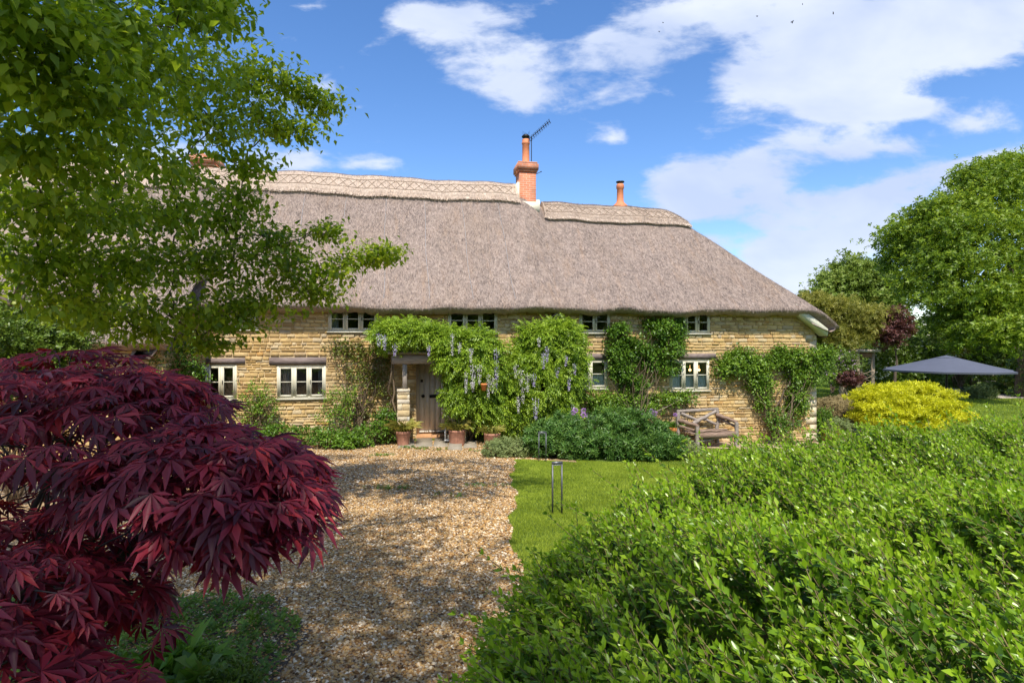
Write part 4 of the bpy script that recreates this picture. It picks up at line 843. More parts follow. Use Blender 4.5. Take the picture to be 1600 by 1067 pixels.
# lantern
c_ = gp(701, 689); c_[1] += .12; k = c_[1] / F; t = thing('lantern', 'white framed garden lantern standing on the door step between door and pot', 'lantern', (at(701, 682, 15.3)[0], 15.3, -.06)); h = 27 * 15.3 / F; w_ = .085
g = G()
for x in (-w_, w_):
    for y in (-w_, w_): g.box((x - .011, y - .011, 0), (x + .011, y + .011, h * .86))
g.box((-w_ - .015, -w_ - .015, 0), (w_ + .015, w_ + .015, .03)); g.box((-w_ - .013, -w_ - .013, h * .84), (w_ + .013, w_ + .013, h * .88)); g.build('frame', simple('white_metal', (.72, .72, .70), .5, .05), t)
g = G(); g.lathe([(w_ * 1.35, h * .88), (w_ * .5, h * .98), (.02, h), (0, h)], (0, 0, 0), 4); g.tube([(-.02, 0, h), (-.02, 0, h + .04), (.02, 0, h + .04), (.02, 0, h)], .004, 4); g.build('lid', bpy.data.materials['white_metal'], t)
g = G(); g.lathe([(0, .03), (.03, .03), (.03, .15), (0, .155)], (0, 0, 0), 12); g.build('candle', m_cream, t)
# step edge lamps: bent metal hoops
for (px, pt, pb, wpx, Y, lab) in ((870.5, 721, 791, 15, 7.2, 'nearer bent metal garden light standing on the lawn by the hedge'), (847.5, 674, 714, 11.5, 12.8, 'farther bent metal garden light at the edge of the peony bed')):
    b0 = at(px, pb, Y); b0[2] = float(gz(b0[0], Y)); h = CAMZ + uv(px, pt)[1] * Y - b0[2]; t = thing('garden_light', lab, 'garden light', b0, .2, 'bent metal garden lights'); k = Y / F; hw_ = wpx * k / 2; th = .0075
    g = G(); d_ = .016
    for sx_ in (-1, 1): g.box((sx_ * hw_ - th, -d_, -.05), (sx_ * hw_ + th, d_, h - .03))
    g.box((-hw_ - th, -d_, h - .028), (hw_ + th, d_, h)); g.build('frame', simple('zinc_frame', (.15, .155, .165), .45, .12, 12, .7), t)
    g = G(); g.box((-hw_ + th + .004, -d_ * .6, h - .045), (hw_ - th - .004, d_ * .6, h - .03)); g.build('lens', simple('frosted_lens', (.6, .62, .6), .3, .05), t)
# rustic bench
bs = wp(1100, 660, .55)[0]; bs[2] = -.47; t = thing('rustic_bench', 'rustic grey driftwood bench with crossed back rails against the stone wall', 'bench', bs, A)
m_drift = wood_mat('driftwood', (.15, .12, .10), (.42, .36, .31), .85, (1.5, 6, 6)); m_drift2 = wood_mat('brown_driftwood', (.14, .085, .06), (.34, .24, .18), .85, (1.5, 6, 6))
def rough_beam(g, a, b, w1, w2):
    P = curve_pts(a, b, 7, 0, .012); g.tube(P, np.array([w1, w1 * 1.1, w1 * .95, (w1 + w2) / 2, w2, w2 * 1.08, w2]) * .7, 6)
def part(name, fn, mat): g = G(); fn(g); return g.build(name, mat, t)
part('seat', lambda g: [g.beam((-.66, -.42 + .155 * i, .40 + .01 * (i % 2)), (.70, -.42 + .155 * i, .41), .14, .045) for i in range(4)], m_drift2)
part('front_rail', lambda g: (g.beam((-.50, -.50, .34), (.74, -.50, .35), .05, .17), rough_beam(g, (-.5, -.5, .46), (.45, -.48, .50), .05, .04)), m_drift2)
for (x, y, h1) in ((-.50, -.50, .62), (.76, -.48, .70), (-.78, .12, 1.0), (.52, .16, 1.0)):
    part('leg', lambda g: rough_beam(g, (x, y, 0), (x + .01, y, h1), .095, .08), m_drift)
part('top_rail', lambda g: g.beam((-.80, .14, .98), (.56, .17, 1.02), .06, .085), m_drift)
part('cross_rail', lambda g: (rough_beam(g, (-.33, .06, .62), (.45, .10, .97), .085, .07), rough_beam(g, (-.68, .12, .92), (-.15, .10, .70), .075, .07), rough_beam(g, (-.02, .10, .76), (.45, .12, .58), .07, .06)), m_drift)
part('armrest', lambda g: (rough_beam(g, (.50, .14, .84), (.80, -.45, .70), .09, .07), rough_beam(g, (.55, .1, .74), (.82, -.4, .55), .06, .05), rough_beam(g, (.6, .1, .62), (.78, -.3, .75), .05, .05)), m_drift2)
part('armrest', lambda g: (rough_beam(g, (-.76, .1, .72), (-.45, -.48, .62), .09, .07), rough_beam(g, (-.78, .1, .55), (-.48, -.46, .48), .06, .05)), m_drift2)
part('lower_rail', lambda g: (rough_beam(g, (-.48, -.46, .16), (.3, -.40, .26), .06, .05), rough_beam(g, (-.5, -.1, .05), (.2, -.2, .12), .10, .07), rough_beam(g, (-.7, .08, .2), (.55, .1, .24), .06, .05)), m_drift)
# nest box under the eave
p, k = wp(870, 498, .12); t = thing('nest_box', 'small wooden nest box under the thatched eave above the wisteria', 'nest box', p, A)
g = G(); g.box((-.10, -.08, -.10), (.10, .10, .08)); g.build('body', m_barkl, t); g = G(); g.add([(-.17, -.14, .07), (.17, -.14, .07), (0, -.14, .19), (-.17, .11, .07), (.17, .11, .07), (0, .11, .19)], [(0, 1, 2), (5, 4, 3), (0, 2, 5, 3), (1, 4, 5, 2), (0, 3, 4, 1)]); g.build('roof', m_barkl, t)
g = G(); g.lathe([(0, 0), (.025, 0), (.025, .012), (0, .013)], (0, 0, 0), 14); V = g.V[0]; g.V[0] = np.stack([V[:, 0], -.082 - V[:, 2], V[:, 1]], 1); g.build('entrance_hole', m_dark, t)

# ------------------------------------------------------------------ garden to the right
m_yel = L('golden_leaf', ((.28, .32, .01), (.60, .60, .012), (.82, .80, .03)), .5, .35, tcol=(1, 1, .4), clump=1.0, amt=.3, gain=(1, 1, 1))
m_t1 = L('sycamore_leaf', ((.045, .11, .012), (.115, .22, .02), (.25, .39, .045)), .45, .42, clump=.35, amt=.4)
m_t2 = L('far_tree_leaf', ((.07, .13, .025), (.12, .21, .04), (.19, .29, .07)), .5, .3, clump=.3)
m_scrub = L('scrub_leaf', ((.09, .12, .03), (.17, .21, .05), (.30, .33, .10)), .5, .4, clump=.6)
m_purp = L('purple_leaf', ((.035, .012, .018), (.065, .025, .030), (.11, .05, .045)), .5, .2)
m_lav = L('lavender_leaf', ((.12, .10, .07), (.19, .18, .11), (.26, .26, .17)), .7, .1)
def tree(name, label, cat, base, H, pads, mat, per, m, sig, tpl, size, r0, bark=None, group=None, twigs=5, up=.2, lo=.45, sag=.05, fork=.35, sagz=-.05, spread=1.0, leafname='crown'):
    base = np.array(base, float); t = thing(name, label, cat, base, group=group); pads = [(np.array(c) - base, rr, wg) for c, rr, wg in pads]
    C, O = clumps(pads, per, sig, .26, lo=lo, upbias=up); g = G(); leaves_on(g, C, O, m, sig, tpl, size, sagz, spread); g.build(leafname, mat, t)
    g = G(); cen = np.mean([p[0] for p in pads], axis=0); top = np.array([cen[0] * .5, cen[1] * .5, H]); tr = curve_pts((0, 0, -.2), top, 9, 0, .02); g.tube(tr, np.linspace(r0, r0 * .3, 9) * np.array([1.35] + [1] * 8), 10)
    sk = [(tr[i], r0 * (.45 - .2 * i / 8)) for i in range(4, 9)]
    for c, rr, wg in sorted(pads, key=lambda p: np.linalg.norm(p[0] - tr[5])):
        dd = [np.linalg.norm((p - c)) + (2.0 if p[2] > c[2] + .6 else 0) for p, _ in sk]; bi = int(np.argmin(dd)); st_, ra = sk[bi]; ra = max(ra * .72, r0 * .06); l = curve_pts(st_, c, 8, sag, .04); rl = np.linspace(ra, ra * .5, 8); g.tube(l, rl, 6); sk += [(l[q], rl[q]) for q in (3, 5, 7)]
        for _ in range(twigs):
            d_ = rv(1)[0]; d_[2] = abs(d_[2]) * .7; e = c + d_ * np.array(rr) * .9; k_ = rng.integers(3, 8); g.tube(curve_pts(l[k_], e, 6, .03, .05), np.linspace(min(ra * .22, .02), .003, 6), 4)
    g.build('trunk', bark or m_bark, t); return t
def ground_at(px, Y): p = at(px, 600, Y); p[2] = float(gz(p[0], Y)); return p
big = [(1585, 275, 34, 30, 22), (1540, 285, 33, 38, 24), (1600, 320, 32, 50, 30), (1500, 310, 33, 38, 24), (1460, 320, 34, 34, 22), (1425, 345, 34, 34, 24), (1550, 345, 32, 46, 30), (1480, 360, 32, 44, 28), (1395, 370, 35, 28, 20), (1390, 405, 35, 30, 20), (1435, 400, 33, 42, 28), (1500, 415, 31, 46, 26), (1570, 410, 31, 50, 30),
       (1420, 445, 33, 40, 24), (1480, 465, 31, 44, 24), (1545, 470, 30, 46, 26), (1600, 460, 30, 40, 34), (1450, 500, 32, 40, 22), (1520, 515, 30, 44, 22), (1590, 520, 29, 40, 28), (1640, 400, 33, 50, 60), (1680, 300, 34, 50, 50), (1650, 500, 32, 50, 40)]
tree('sycamore_tree', 'tall broad green tree at the right edge rising over the parasol', 'tree', ground_at(1600, 34), 9.5, [gpad(x + (28 if x < 1480 else 8) + rng.normal() * 7, y + (14 if y < 350 else 2) + rng.normal() * 6, Y, rx * .86, ry * .98, 1.5) for x, y, Y, rx, ry in big + [(1512, 262, 34, 14, 9), (1550, 250, 34, 14, 10), (1580, 246, 34, 14, 10), (1425, 318, 34, 10, 7)]], m_t1, 64, 12, (.36, .36, .28), T_SPRIG, .40, .35, m_bark, 'trees beyond the garden', 7, .3)
tree('ash_tree', 'paler green distant tree showing above the thatch corner', 'tree', ground_at(1340, 60), 9, [gpad(x, y, 60, rx, ry, 2.0) for x, y, rx, ry in ((1340, 425, 34, 18), (1310, 445, 30, 16), (1370, 440, 34, 24), (1300, 465, 26, 14), (1350, 465, 40, 20), (1385, 470, 40, 30))], m_t2, 110, 9, (.5, .5, .3), T_SPRIG, .7, .35, None, 'trees beyond the garden', 4, .3)
tree('willow_tree', 'scrubby yellow green willow directly behind the right end of the roof', 'tree', ground_at(1320, 31.5), 3.4, [gpad(x, y, 31.5, rx, ry, 1.1) for x, y, rx, ry in ((1285, 482, 22, 14), (1310, 492, 30, 18), (1345, 500, 34, 20), (1285, 512, 24, 20), (1330, 520, 38, 16), (1372, 506, 24, 22), (1265, 472, 8, 8), (1300, 534, 26, 12))], m_scrub, 120, 8, (.2, .2, .16), T_SPRIGN, .30, .22, m_barkl, 'trees beyond the garden', 10, .3)
tree('plum_tree', 'small dark purple leaved tree half hidden among the green ones', 'tree', ground_at(1400, 31), 2.9, [gpad(x, y, 30.5, rx, ry, .7) for x, y, rx, ry in ((1407, 505, 9, 18), (1388, 524, 14, 8))], m_purp, 60, 8, .2, T_SPRIG, .3, .12, None, 'trees beyond the garden', 5)
tree('hawthorn_tree', 'dark rounded hawthorn dotted with white blossom left of the parasol', 'tree', ground_at(1400, 33), 2.6, [gpad(x, y, 33, rx, ry, 1.2) for x, y, rx, ry in ((1385, 555, 26, 20), (1420, 550, 30, 20), (1450, 560, 26, 20), (1400, 580, 36, 20), (1440, 590, 36, 20))], m_dshrub, 130, 8, .18, T_SPRIG, .26, .12, None, 'trees beyond the garden', 4)
hw_t = bpy.data.objects['hawthorn_tree']; g = G(); P = []
for x, y, rx, ry in ((1385, 552, 26, 18), (1420, 545, 28, 16), (1375, 570, 16, 16), (1470, 548, 30, 14), (1365, 580, 10, 12)):
    d_ = rv(90); P.append(at(x, y, 33) - np.array(hw_t.location) + d_ * np.array([rx, 33, ry]) * np.array([33 / F, 1.2 / 33, 33 / F]))
P = np.concatenate(P); P = P[P[:, 1] < .3]; scatter(g, T_SPRIG, P, rv(len(P)), rv(len(P)), .13); m_white = simple('white_petal', (.72, .72, .60), .7, .1); g.build('blossom', m_white, hw_t)
for i, (px, py, Y, rx, ry, lab, mt) in enumerate(((1300, 540, 36, 34, 18, 'yellow green bush behind the right corner of the cottage', m_scrub), (1500, 545, 40, 46, 22, 'pale flowering bush right behind the parasol top', m_scrub), (1570, 560, 38, 46, 36, 'dark green bush at the right edge behind the parasol', m_dshrub), (1340, 588, 36, 26, 14, 'low dark bush beside the wooden arbour post', m_dshrub), (1530, 590, 44, 70, 22, 'dark bush in shade behind the rustic rail fence', m_dshrub), (1450, 590, 42, 60, 24, 'dark bush in shade left of the parasol pole', m_dshrub),
        (1625, 590, 34, 34, 44, 'dark bush at the far right end of the rail fence', m_dshrub))):
    gshrub('garden_bush', lab, 'bush', px, Y, [(px - rx * .4, py, Y, rx * .7, ry, 1.2), (px + rx * .4, py + 3, Y, rx * .7, ry * .9, 1.2), (px, py - ry * .2, Y + .5, rx * .6, ry, 1.2)], mt, per=150, m=8, sig=.22, tpl=T_SPRIG, size=.32, stems=4, r=.04, group='bushes beyond the lawn')
t, C, O = gshrub('clematis_bush', 'bush of pink blossom right of the cottage corner', 'flowering bush', 1318, 29, [(1318, 570, 29, 18, 22, .7), (1308, 585, 29, 16, 14, .6)], m_dshrub, per=120, m=8, sig=.1, tpl=T_SPRIG, size=.2)
g = G(); P = np.repeat(C[C[:, 1] < .2], 4, 0) + rng.normal(size=(len(C[C[:, 1] < .2]) * 4, 3)) * .08; P = P[rng.random(len(P)) < .6]; scatter(g, T_SPRIG, P, rv(len(P)), rv(len(P)), .10); g.build('blossom', simple('pink_petal', (.62, .42, .58), .7, .2), t)
gshrub('smoke_bush', 'dark reddish bush just below the pink blossom', 'bush', 1325, 28.5, [(1325, 592, 28.5, 16, 10, .5)], m_purp, per=120, m=8, sig=.1, tpl=T_SPRIG, size=.18)
# golden shrub built of flat sprays
gold = [(1350, 618, 19.4, 30, 10), (1385, 608, 19.6, 36, 9), (1430, 604, 19.8, 40, 8), (1465, 612, 19.8, 36, 9), (1400, 622, 19.0, 44, 9), (1445, 628, 19.0, 44, 9), (1485, 630, 19.4, 30, 9), (1365, 636, 18.8, 40, 9), (1420, 640, 18.6, 46, 9), (1470, 645, 18.8, 44, 9), (1500, 645, 19.2, 24, 8), (1385, 655, 18.6, 40, 9), (1440, 658, 18.6, 46, 9), (1350, 650, 19, 20, 8), (1415, 672, 18.6, 50, 9)]
gshrub('golden_shrub', 'wide bright yellow shrub in front of the grey parasol', 'shrub', 1420, 19.3, [(1420 + (x - 1422) * .84, y + 4, Y, rx * .8, ry * .85, .75) for x, y, Y, rx, ry in gold], m_yel, per=170, m=8, sig=(.09, .09, .03), tpl=T_SPRIGN, size=.15, stems=3, r=.02, lo=.35, upbias=.7)
for lab, px, py, Y, rx, ry in (('rounded grey brown lavender bush nearest the cottage corner', 1300, 640, 22, 22, 12), ('rounded grey brown lavender bush right beside the golden shrub', 1330, 648, 21, 24, 12), ('low brownish lavender bush behind the other two', 1315, 632, 24, 34, 8)):
    gshrub('lavender_bush', lab, 'lavender', px, Y, [(px, py, Y, rx, ry, .6)], m_lav, per=420, m=8, sig=.05, tpl=T_SPRIGN, size=.12, stems=3, lo=.7, upbias=.5, group='lavender bushes')
gshrub('corner_shrub', 'small dark green shrub right against the cottage corner', 'shrub', 1290, 18.6, [(1288, 655, 18.6, 12, 16, .3), (1284, 668, 18.6, 12, 12, .3)], m_border, per=110, m=8, sig=.05, tpl=T_NARROW, size=.1)
gshrub('corner_flowers', 'mixed low flowers in pots by the path right of the cottage corner', 'flowers', 1310, 18, [(1312, 666, 18, 16, 12, .3)], m_grey, per=100, m=7, sig=.05, tpl=T_SPRIG, size=.08)
gshrub('rounded_bush', 'small grey green rounded bush right of the short dark bollard', 'bush', 1530, 33, [(1525, 618, 33, 16, 12, .6), (1540, 618, 33, 12, 11, .5)], m_grey, per=200, m=8, sig=.08, tpl=T_SPRIGN, size=.16)
gshrub('rounded_bush', 'low dark bush behind the grey green rounded one', 'bush', 1548, 36, [(1548, 608, 36, 18, 8, .6)], m_dshrub, per=150, m=8, sig=.08, tpl=T_SPRIGN, size=.18)
# parasol
Yp = 24.0; b0 = ground_at(1479, Yp); t = thing('parasol', 'large open slate grey garden parasol behind the yellow shrub', 'parasol', b0); m_par = simple('parasol_cloth', (.085, .095, .13), .75, .06, 2)
ctr = at(1481, 556, Yp) - b0; k = Yp / F; Rr = 88 * k; zr_ = CAMZ + uv(0, 577.5)[1] * Yp - b0[2]
g = G(); V = []; nseg = 8; a0 = R(22.5 + 8)
rows_ = [(0.13, ctr[2] - .06), (.35, ctr[2] - .16 * (ctr[2] - zr_) - .10), (.7, None), (1.0, zr_)]
rings = []
for fr_, zz in rows_:
    if zz is None: zz = ctr[2] * .32 + zr_ * .68 - .02
    ring = []
    for s_ in range(nseg * 2):
        a_ = a0 + s_ * math.pi / nseg; rad = Rr * fr_ * (1 if s_ % 2 == 0 else math.cos(math.pi / nseg) * .97); ring.append((rad * math.cos(a_), rad * math.sin(a_), zz - (0 if s_ % 2 == 0 else .02 * fr_)))
    rings.append(ring)
V = [p for r_ in rings for p in r_]; n2 = nseg * 2
g.add(V, [(i * n2 + j, (i + 1) * n2 + j, (i + 1) * n2 + (j + 1) % n2, i * n2 + (j + 1) % n2) for i in range(3) for j in range(n2)])
rim = rings[-1]; g.add(rim + [(x * .995, y * .995, z - .07) for x, y, z in rim], [(j, n2 + j, n2 + (j + 1) % n2, (j + 1) % n2) for j in range(n2)]); g.build('canopy', m_par, t)
g = G(); ring = [(Rr * .17 * math.cos(a0 + s_ * math.pi / 4), Rr * .17 * math.sin(a0 + s_ * math.pi / 4), ctr[2] - .075) for s_ in range(8)]; g.add(ring + [(0, 0, ctr[2] + .03)], [(i, (i + 1) % 8, 8) for i in range(8)]); g.build('vent_cap', m_par, t)
g = G(); g.tube([(0, 0, 0), (0, 0, ctr[2] - .02)], .045, 12); g.build('pole', m_dark, t); g = G(); g.lathe([(0, 0), (.4, 0), (.4, .06), (.05, .09)], (0, 0, 0), 20); g.build('base', m_dark, t)
for s_ in range(8):
    a_ = a0 + s_ * math.pi / 4; g = G(); g.tube([(0, 0, ctr[2] - .12), (Rr * .98 * math.cos(a_), Rr * .98 * math.sin(a_), zr_ - .03)], .014, 5); g.build('rib', m_dark, t)
# arbour with a little roof, rail fence, bollard
b0 = ground_at(1340, 31); t = thing('wooden_arbour', 'weathered wooden arbour with a plank roof beyond the lawn', 'arbour', b0); k = 31 / F; zt = CAMZ + uv(0, 550)[1] * 31 - b0[2]; m_aw = wood_mat('arbour_wood', (.20, .15, .10), (.40, .32, .23), .85, (8, 8, 1))
for x, y in ((0, 0), (.95, .2), (0, 1.2), (.95, 1.3)):
    g = G(); g.box((x - .07, y - .07, -.1), (x + .07, y + .07, zt)); g.build('post', m_aw, t)
g = G(); g.box((-.15, -.2, zt + .002), (1.15, 1.5, zt + .14)); g.build('roof', simple('arbour_roof', (.42, .36, .30), .85, .2), t); g = G(); g.box((.1, .1, zt - .3), (.85, .14, zt - .02)); g.build('fascia', simple('arbour_fascia', (.22, .12, .08), .85, .2), t)
g = G()
for i in range(5): g.beam((.1, .12, .2 + i * .3), (.85, .12, .5 + i * .3), .03, .02); g.beam((.1, .15, .5 + i * .3), (.85, .15, .2 + i * .3), .03, .02)
g.build('trellis', m_aw, t)
b0 = ground_at(1490, 41); t = thing('rail_fence', 'rustic wooden rail fence with crossed braces in the shade behind the patio', 'fence', b0)
for i in range(6):
    x = i * 1.25; g = G(); g.box((x - .06, -.06, -.1), (x + .06, .06, 1.5)); g.build('post', m_aw, t)
for z in (.45, .85, 1.25): g = G(); g.beam((0, -.09, z), (6.25, -.09, z + .03), .05, .09); g.build('rail', m_aw, t)
for i in (1, 3, 4): g = G(); g.beam((i * 1.25, -.14, .2), (i * 1.25 + 1.2, -.14, 1.35), .05, .08); g.beam((i * 1.25, -.2, 1.35), (i * 1.25 + 1.2, -.2, .2), .05, .08); g.build('brace', m_aw, t)
b0 = gp(1504, 620); t = thing('bollard_light', 'short dark bollard light at the edge of the far patio', 'bollard', b0); k = b0[1] / F
g = G(); hb = 13 * k; g.box((-.11, -.07, 0), (-.04, .07, hb)); g.box((.04, -.07, 0), (.11, .07, hb)); g.box((-.11, -.07, hb + .002), (.11, .07, hb + .06)); g.build('frame', m_dark, t)
# a few more trees beyond so that the garden is closed off from the side as well
for i, (x, y, h, lab) in enumerate(((48, 55, 8, 'distant green tree standing alone far right beyond the lawn'), (62, 42, 9, 'distant green tree at the far right boundary of the garden'))):
    zb = float(gz(x, y)); tree('boundary_tree', lab, 'tree', (x, y, zb), h, [(np.array([x + dx, y + dy, zb + dz]), (2.6, 2.2, 1.8), 1) for dx, dy, dz in ((0, 0, h), (2.5, 0, h - 2), (-2.5, 0, h - 2), (0, -2, h - 3), (2, 1, h - 4), (-2, 1, h - 4))], m_t1, 70, 8, .4, T_SPRIG, .7, .35, None, 'trees beyond the garden', 3)
g = G(); n = 5200; x = rng.uniform(10, 150, n); y = rng.uniform(66, 78, n) + .1 * x; hh = 3.5 + 1.5 * np.sin(x * .25) + 1.0 * np.sin(x * .71); P = np.stack([x, y, gz(x, y) + rng.random(n) ** .7 * hh], -1); D = rv(n); D[:, 2] = abs(D[:, 2]); scatter(g, T_SPRIG, P, D, rv(n) + np.array([0, -.5, .7]), rng.uniform(1.0, 2.0, n)); tag(g.build('far_hedgerow', m_t2), 'dense green hedgerow along the far field edge', 'hedgerow', kind='stuff')

# ------------------------------------------------------------------ foreground: hedge
m_hl = L('hedge_leaf', ((.025, .07, .006), (.09, .19, .010), (.20, .33, .022)), .34, .30, spec=.35, gain=(1, 1, 1), clump=2.2, amt=.35)
m_hn = L('new_hedge_leaf', ((.13, .26, .010), (.27, .44, .016), (.44, .60, .045)), .30, .45, spec=.45, clump=2.2, amt=.35, gain=(1, 1, 1))
def hedge():
    ex = np.array([.5, .9, 1.2, 1.9, 2.44, 3.0, 3.5, 4.0, 4.35, 4.7]); ev = np.array([-.14, -.12, -.09, -.04, .08, .36, .76, 1.38, 2.1, 3.3])
    base = np.array([2.2, 2.6, float(gz(2.2, 2.6))]); t = thing('hedge', 'large glossy green clipped hedge with long new shoots filling the right foreground', 'hedge', base)
    gl = G(); gst = G()
    def xe(y): return np.interp(y, ex, ev)
    def ztop_(x, y):
        d = np.minimum(x - xe(y), 1.0); e = np.clip(d / .55, 0, 1); return 1.86 + .006 * (x - 1) - .36 * (1 - e) ** 2 + .06 * np.sin(x * 4.1 + y * 2.3) + .055 * np.sin(y * 5 - x * 2.2) + .03 * np.sin(x * 9 + y * 7)
    def shoots(P, D, ln, n_pairs, lsz):
        k = len(P); D = D / np.linalg.norm(D, axis=1)[:, None]
        bend = rv(k) * .12; tt = np.linspace(.06, 1, n_pairs)
        pos = P[:, None] + D[:, None] * (tt[None, :, None] * ln[:, None, None]) + bend[:, None] * (tt[None, :, None] ** 2 * ln[:, None, None])
        X = np.cross(D, rv(k)); X /= np.linalg.norm(X, axis=1)[:, None]; Y = np.cross(D, X)
        for i in range(n_pairs):
            a = (i % 2) * (np.pi / 2) + rng.normal(size=k) * .25; o = X * np.cos(a)[:, None] + Y * np.sin(a)[:, None]
            up_ = .85 + .7 * (i / n_pairs); s = lsz * (1.0 - .38 * (i / n_pairs) ** 2) * rng.uniform(.6, 1.3, k)
            for sg in (1, -1):
                d = o * sg + D * up_ + rv(k) * .18; scatter(gl, TL, pos[:, i] + o * sg * .003, d, D * .6 + rv(k) * .35 - o * sg * .5 + sd * .45, s, 1 if i > n_pairs * .62 else 0)
        d = D + rv(k) * .1; scatter(gl, TL, pos[:, -1], d, rv(k), lsz * .55, 1)
        # stems: thin three sided
        v = np.array([(-1, 0, 0), (1, 0, 0), (0, 0, 1.6), (-.6, 1, 0), (.6, 1, 0), (0, 1, 1.0)]); f = np.array([(0, 1, 4, 3), (1, 2, 5, 4), (2, 0, 3, 5)])
        for i in range(0, n_pairs - 1, 3):
            j = min(i + 3, n_pairs - 1); a_, b_ = pos[:, i], pos[:, j]; d = b_ - a_; l = np.linalg.norm(d, axis=1); vv = v * np.array([.0020, 1, .0020]); M_ = frames(d, rv(k)); S_ = np.ones((k, 3)); V = np.einsum('nij,nkj->nki', M_, vv[None] * np.stack([np.ones(k), l, np.ones(k)], -1)[:, None]) + a_[:, None]
            gst.add(V.reshape(-1, 3), (f[None] + (np.arange(k) * 6)[:, None, None]).reshape(-1, 4))
    TL = (np.array([(0, 0, 0), (-.17, .3, .05), (-.17, .62, .05), (0, 1, -.07), (.17, .62, .05), (.17, .3, .05), (0, .33, 0), (0, .66, -.01)]), np.array([(0, 6, 1, 1), (6, 7, 2, 1), (7, 3, 2, 2), (0, 5, 6, 6), (6, 5, 4, 7), (7, 4, 3, 3)]))
    TL = (np.array([(0, 0, 0), (-.24, .46, .07), (0, 1, -.06), (.24, .46, .07), (0, .48, 0)]), np.array([(0, 4, 2, 1), (0, 3, 2, 4)]))
    def region(n, y0, y1, xr=6.0, bias=1.0):
        y = y0 + (y1 - y0) * rng.random(n) ** bias; x = rng.uniform(-.15, xr, n); k = (x > xe(y)) & (x < y * 1.0 + .5); q = np.sin(x * 6.1 + 2 * np.sin(y * 3.3)) * np.sin(y * 5.3 + 1.7 * np.sin(x * 2.9)); k &= rng.random(n) < np.clip(.95 + .75 * q, .12, 1); return x[k], y[k]
    def go(n, y0, y1, lean, ln, pairs, lsz, sink, top=0.):
        x, y = region(n, y0, y1); k = len(x); l = rng.uniform(*ln, k); D = np.array(lean) + rng.normal(size=(k, 3)) * np.array([.22, .24, .18]); Dn = D / np.linalg.norm(D, axis=1)[:, None]
        P = np.stack([x, y, ztop_(x, y)], -1) - Dn * (l * (1 - top))[:, None] - np.array([0, 0, 1.]) * rng.uniform(0, sink, k)[:, None]; shoots(P - base, D, l, pairs, lsz)
    go(4300, .7, 2.6, (-.55, .1, .75), (.22, .34), 12, .043, .06); go(6300, 2.3, 4.7, (-.55, .1, .75), (.24, .36), 12, .043, .07)
    go(3600, .7, 4.7, (-.5, .0, .8), (.2, .3), 10, .042, .30)
    # long shoots standing proud
    go(300, .8, 4.6, (-.55, .12, .95), (.30, .42), 15, .040, .0, .38)
    # the side facing the drive
    n = 4200; y = rng.uniform(.7, 4.6, n); z = rng.random(n); k = n; x = xe(y) + .02 - .05 * np.sin(z * 3) + rng.uniform(0, .18, n) ; zz = gz(x, y) + .05 + z * (1.45 - gz(x, y)); x = x - .16 * (1 - z)
    P = np.stack([x + .12, y, zz], -1); D = np.array([-.85, -.12, .35]) + rng.normal(size=(n, 3)) * .3; shoots(P - base, D, rng.uniform(.16, .30, n), 10, .042)
    n = 1800; x = rng.uniform(1.6, 5.6, n); z = rng.random(n); y = np.interp(x, ev, ex, right=4.7) + rng.uniform(-.25, .05, n); y = np.minimum(y, 4.75); P = np.stack([x, y, gz(x, y) + .05 + z * (1.75 - gz(x, y))], -1)
    shoots(P - base, np.array([-.1, .85, .4]) + rng.normal(size=(n, 3)) * .3, rng.uniform(.18, .3, n), 9, .045)
    for (px, py, Y) in ((722, 935, 1.95), (765, 885, 2.2), (850, 818, 2.6), (880, 775, 2.9), (1585, 612, 4.0), (1000, 710, 3.6), (790, 905, 2.0), (740, 1045, 1.35), (1060, 705, 3.7), (1300, 655, 4.5), (930, 745, 3.2)):
        e = at(px, py, Y) - base; D = np.array([-.75, .1, .45]) if px < 1200 else np.array([-.15, .1, .95]); l = .42; d = D / np.linalg.norm(D); shoots(np.array([e - d * l]), np.array([D]), np.array([l]), 16, .042)
    gl.build('leaves', [m_hl, m_hn], t); gst.build('stem', simple('hedge_stem', (.19, .15, .06), .7, .3, 40), t)
    for i in range(40):
        g = G()
        y = rng.uniform(1, 4.4); x = rng.uniform(float(xe(y)) + .25, 4.2); z1 = float(ztop_(x, y)) - .2; p = np.array([x, y, float(gz(x, y))]) - base; q = np.array([x - .15, y, z1]) - base; g.tube(curve_pts(p, q, 5, 0, .04), np.linspace(.014, .006, 5), 5); g.build('branch', m_bark, t)
hedge()

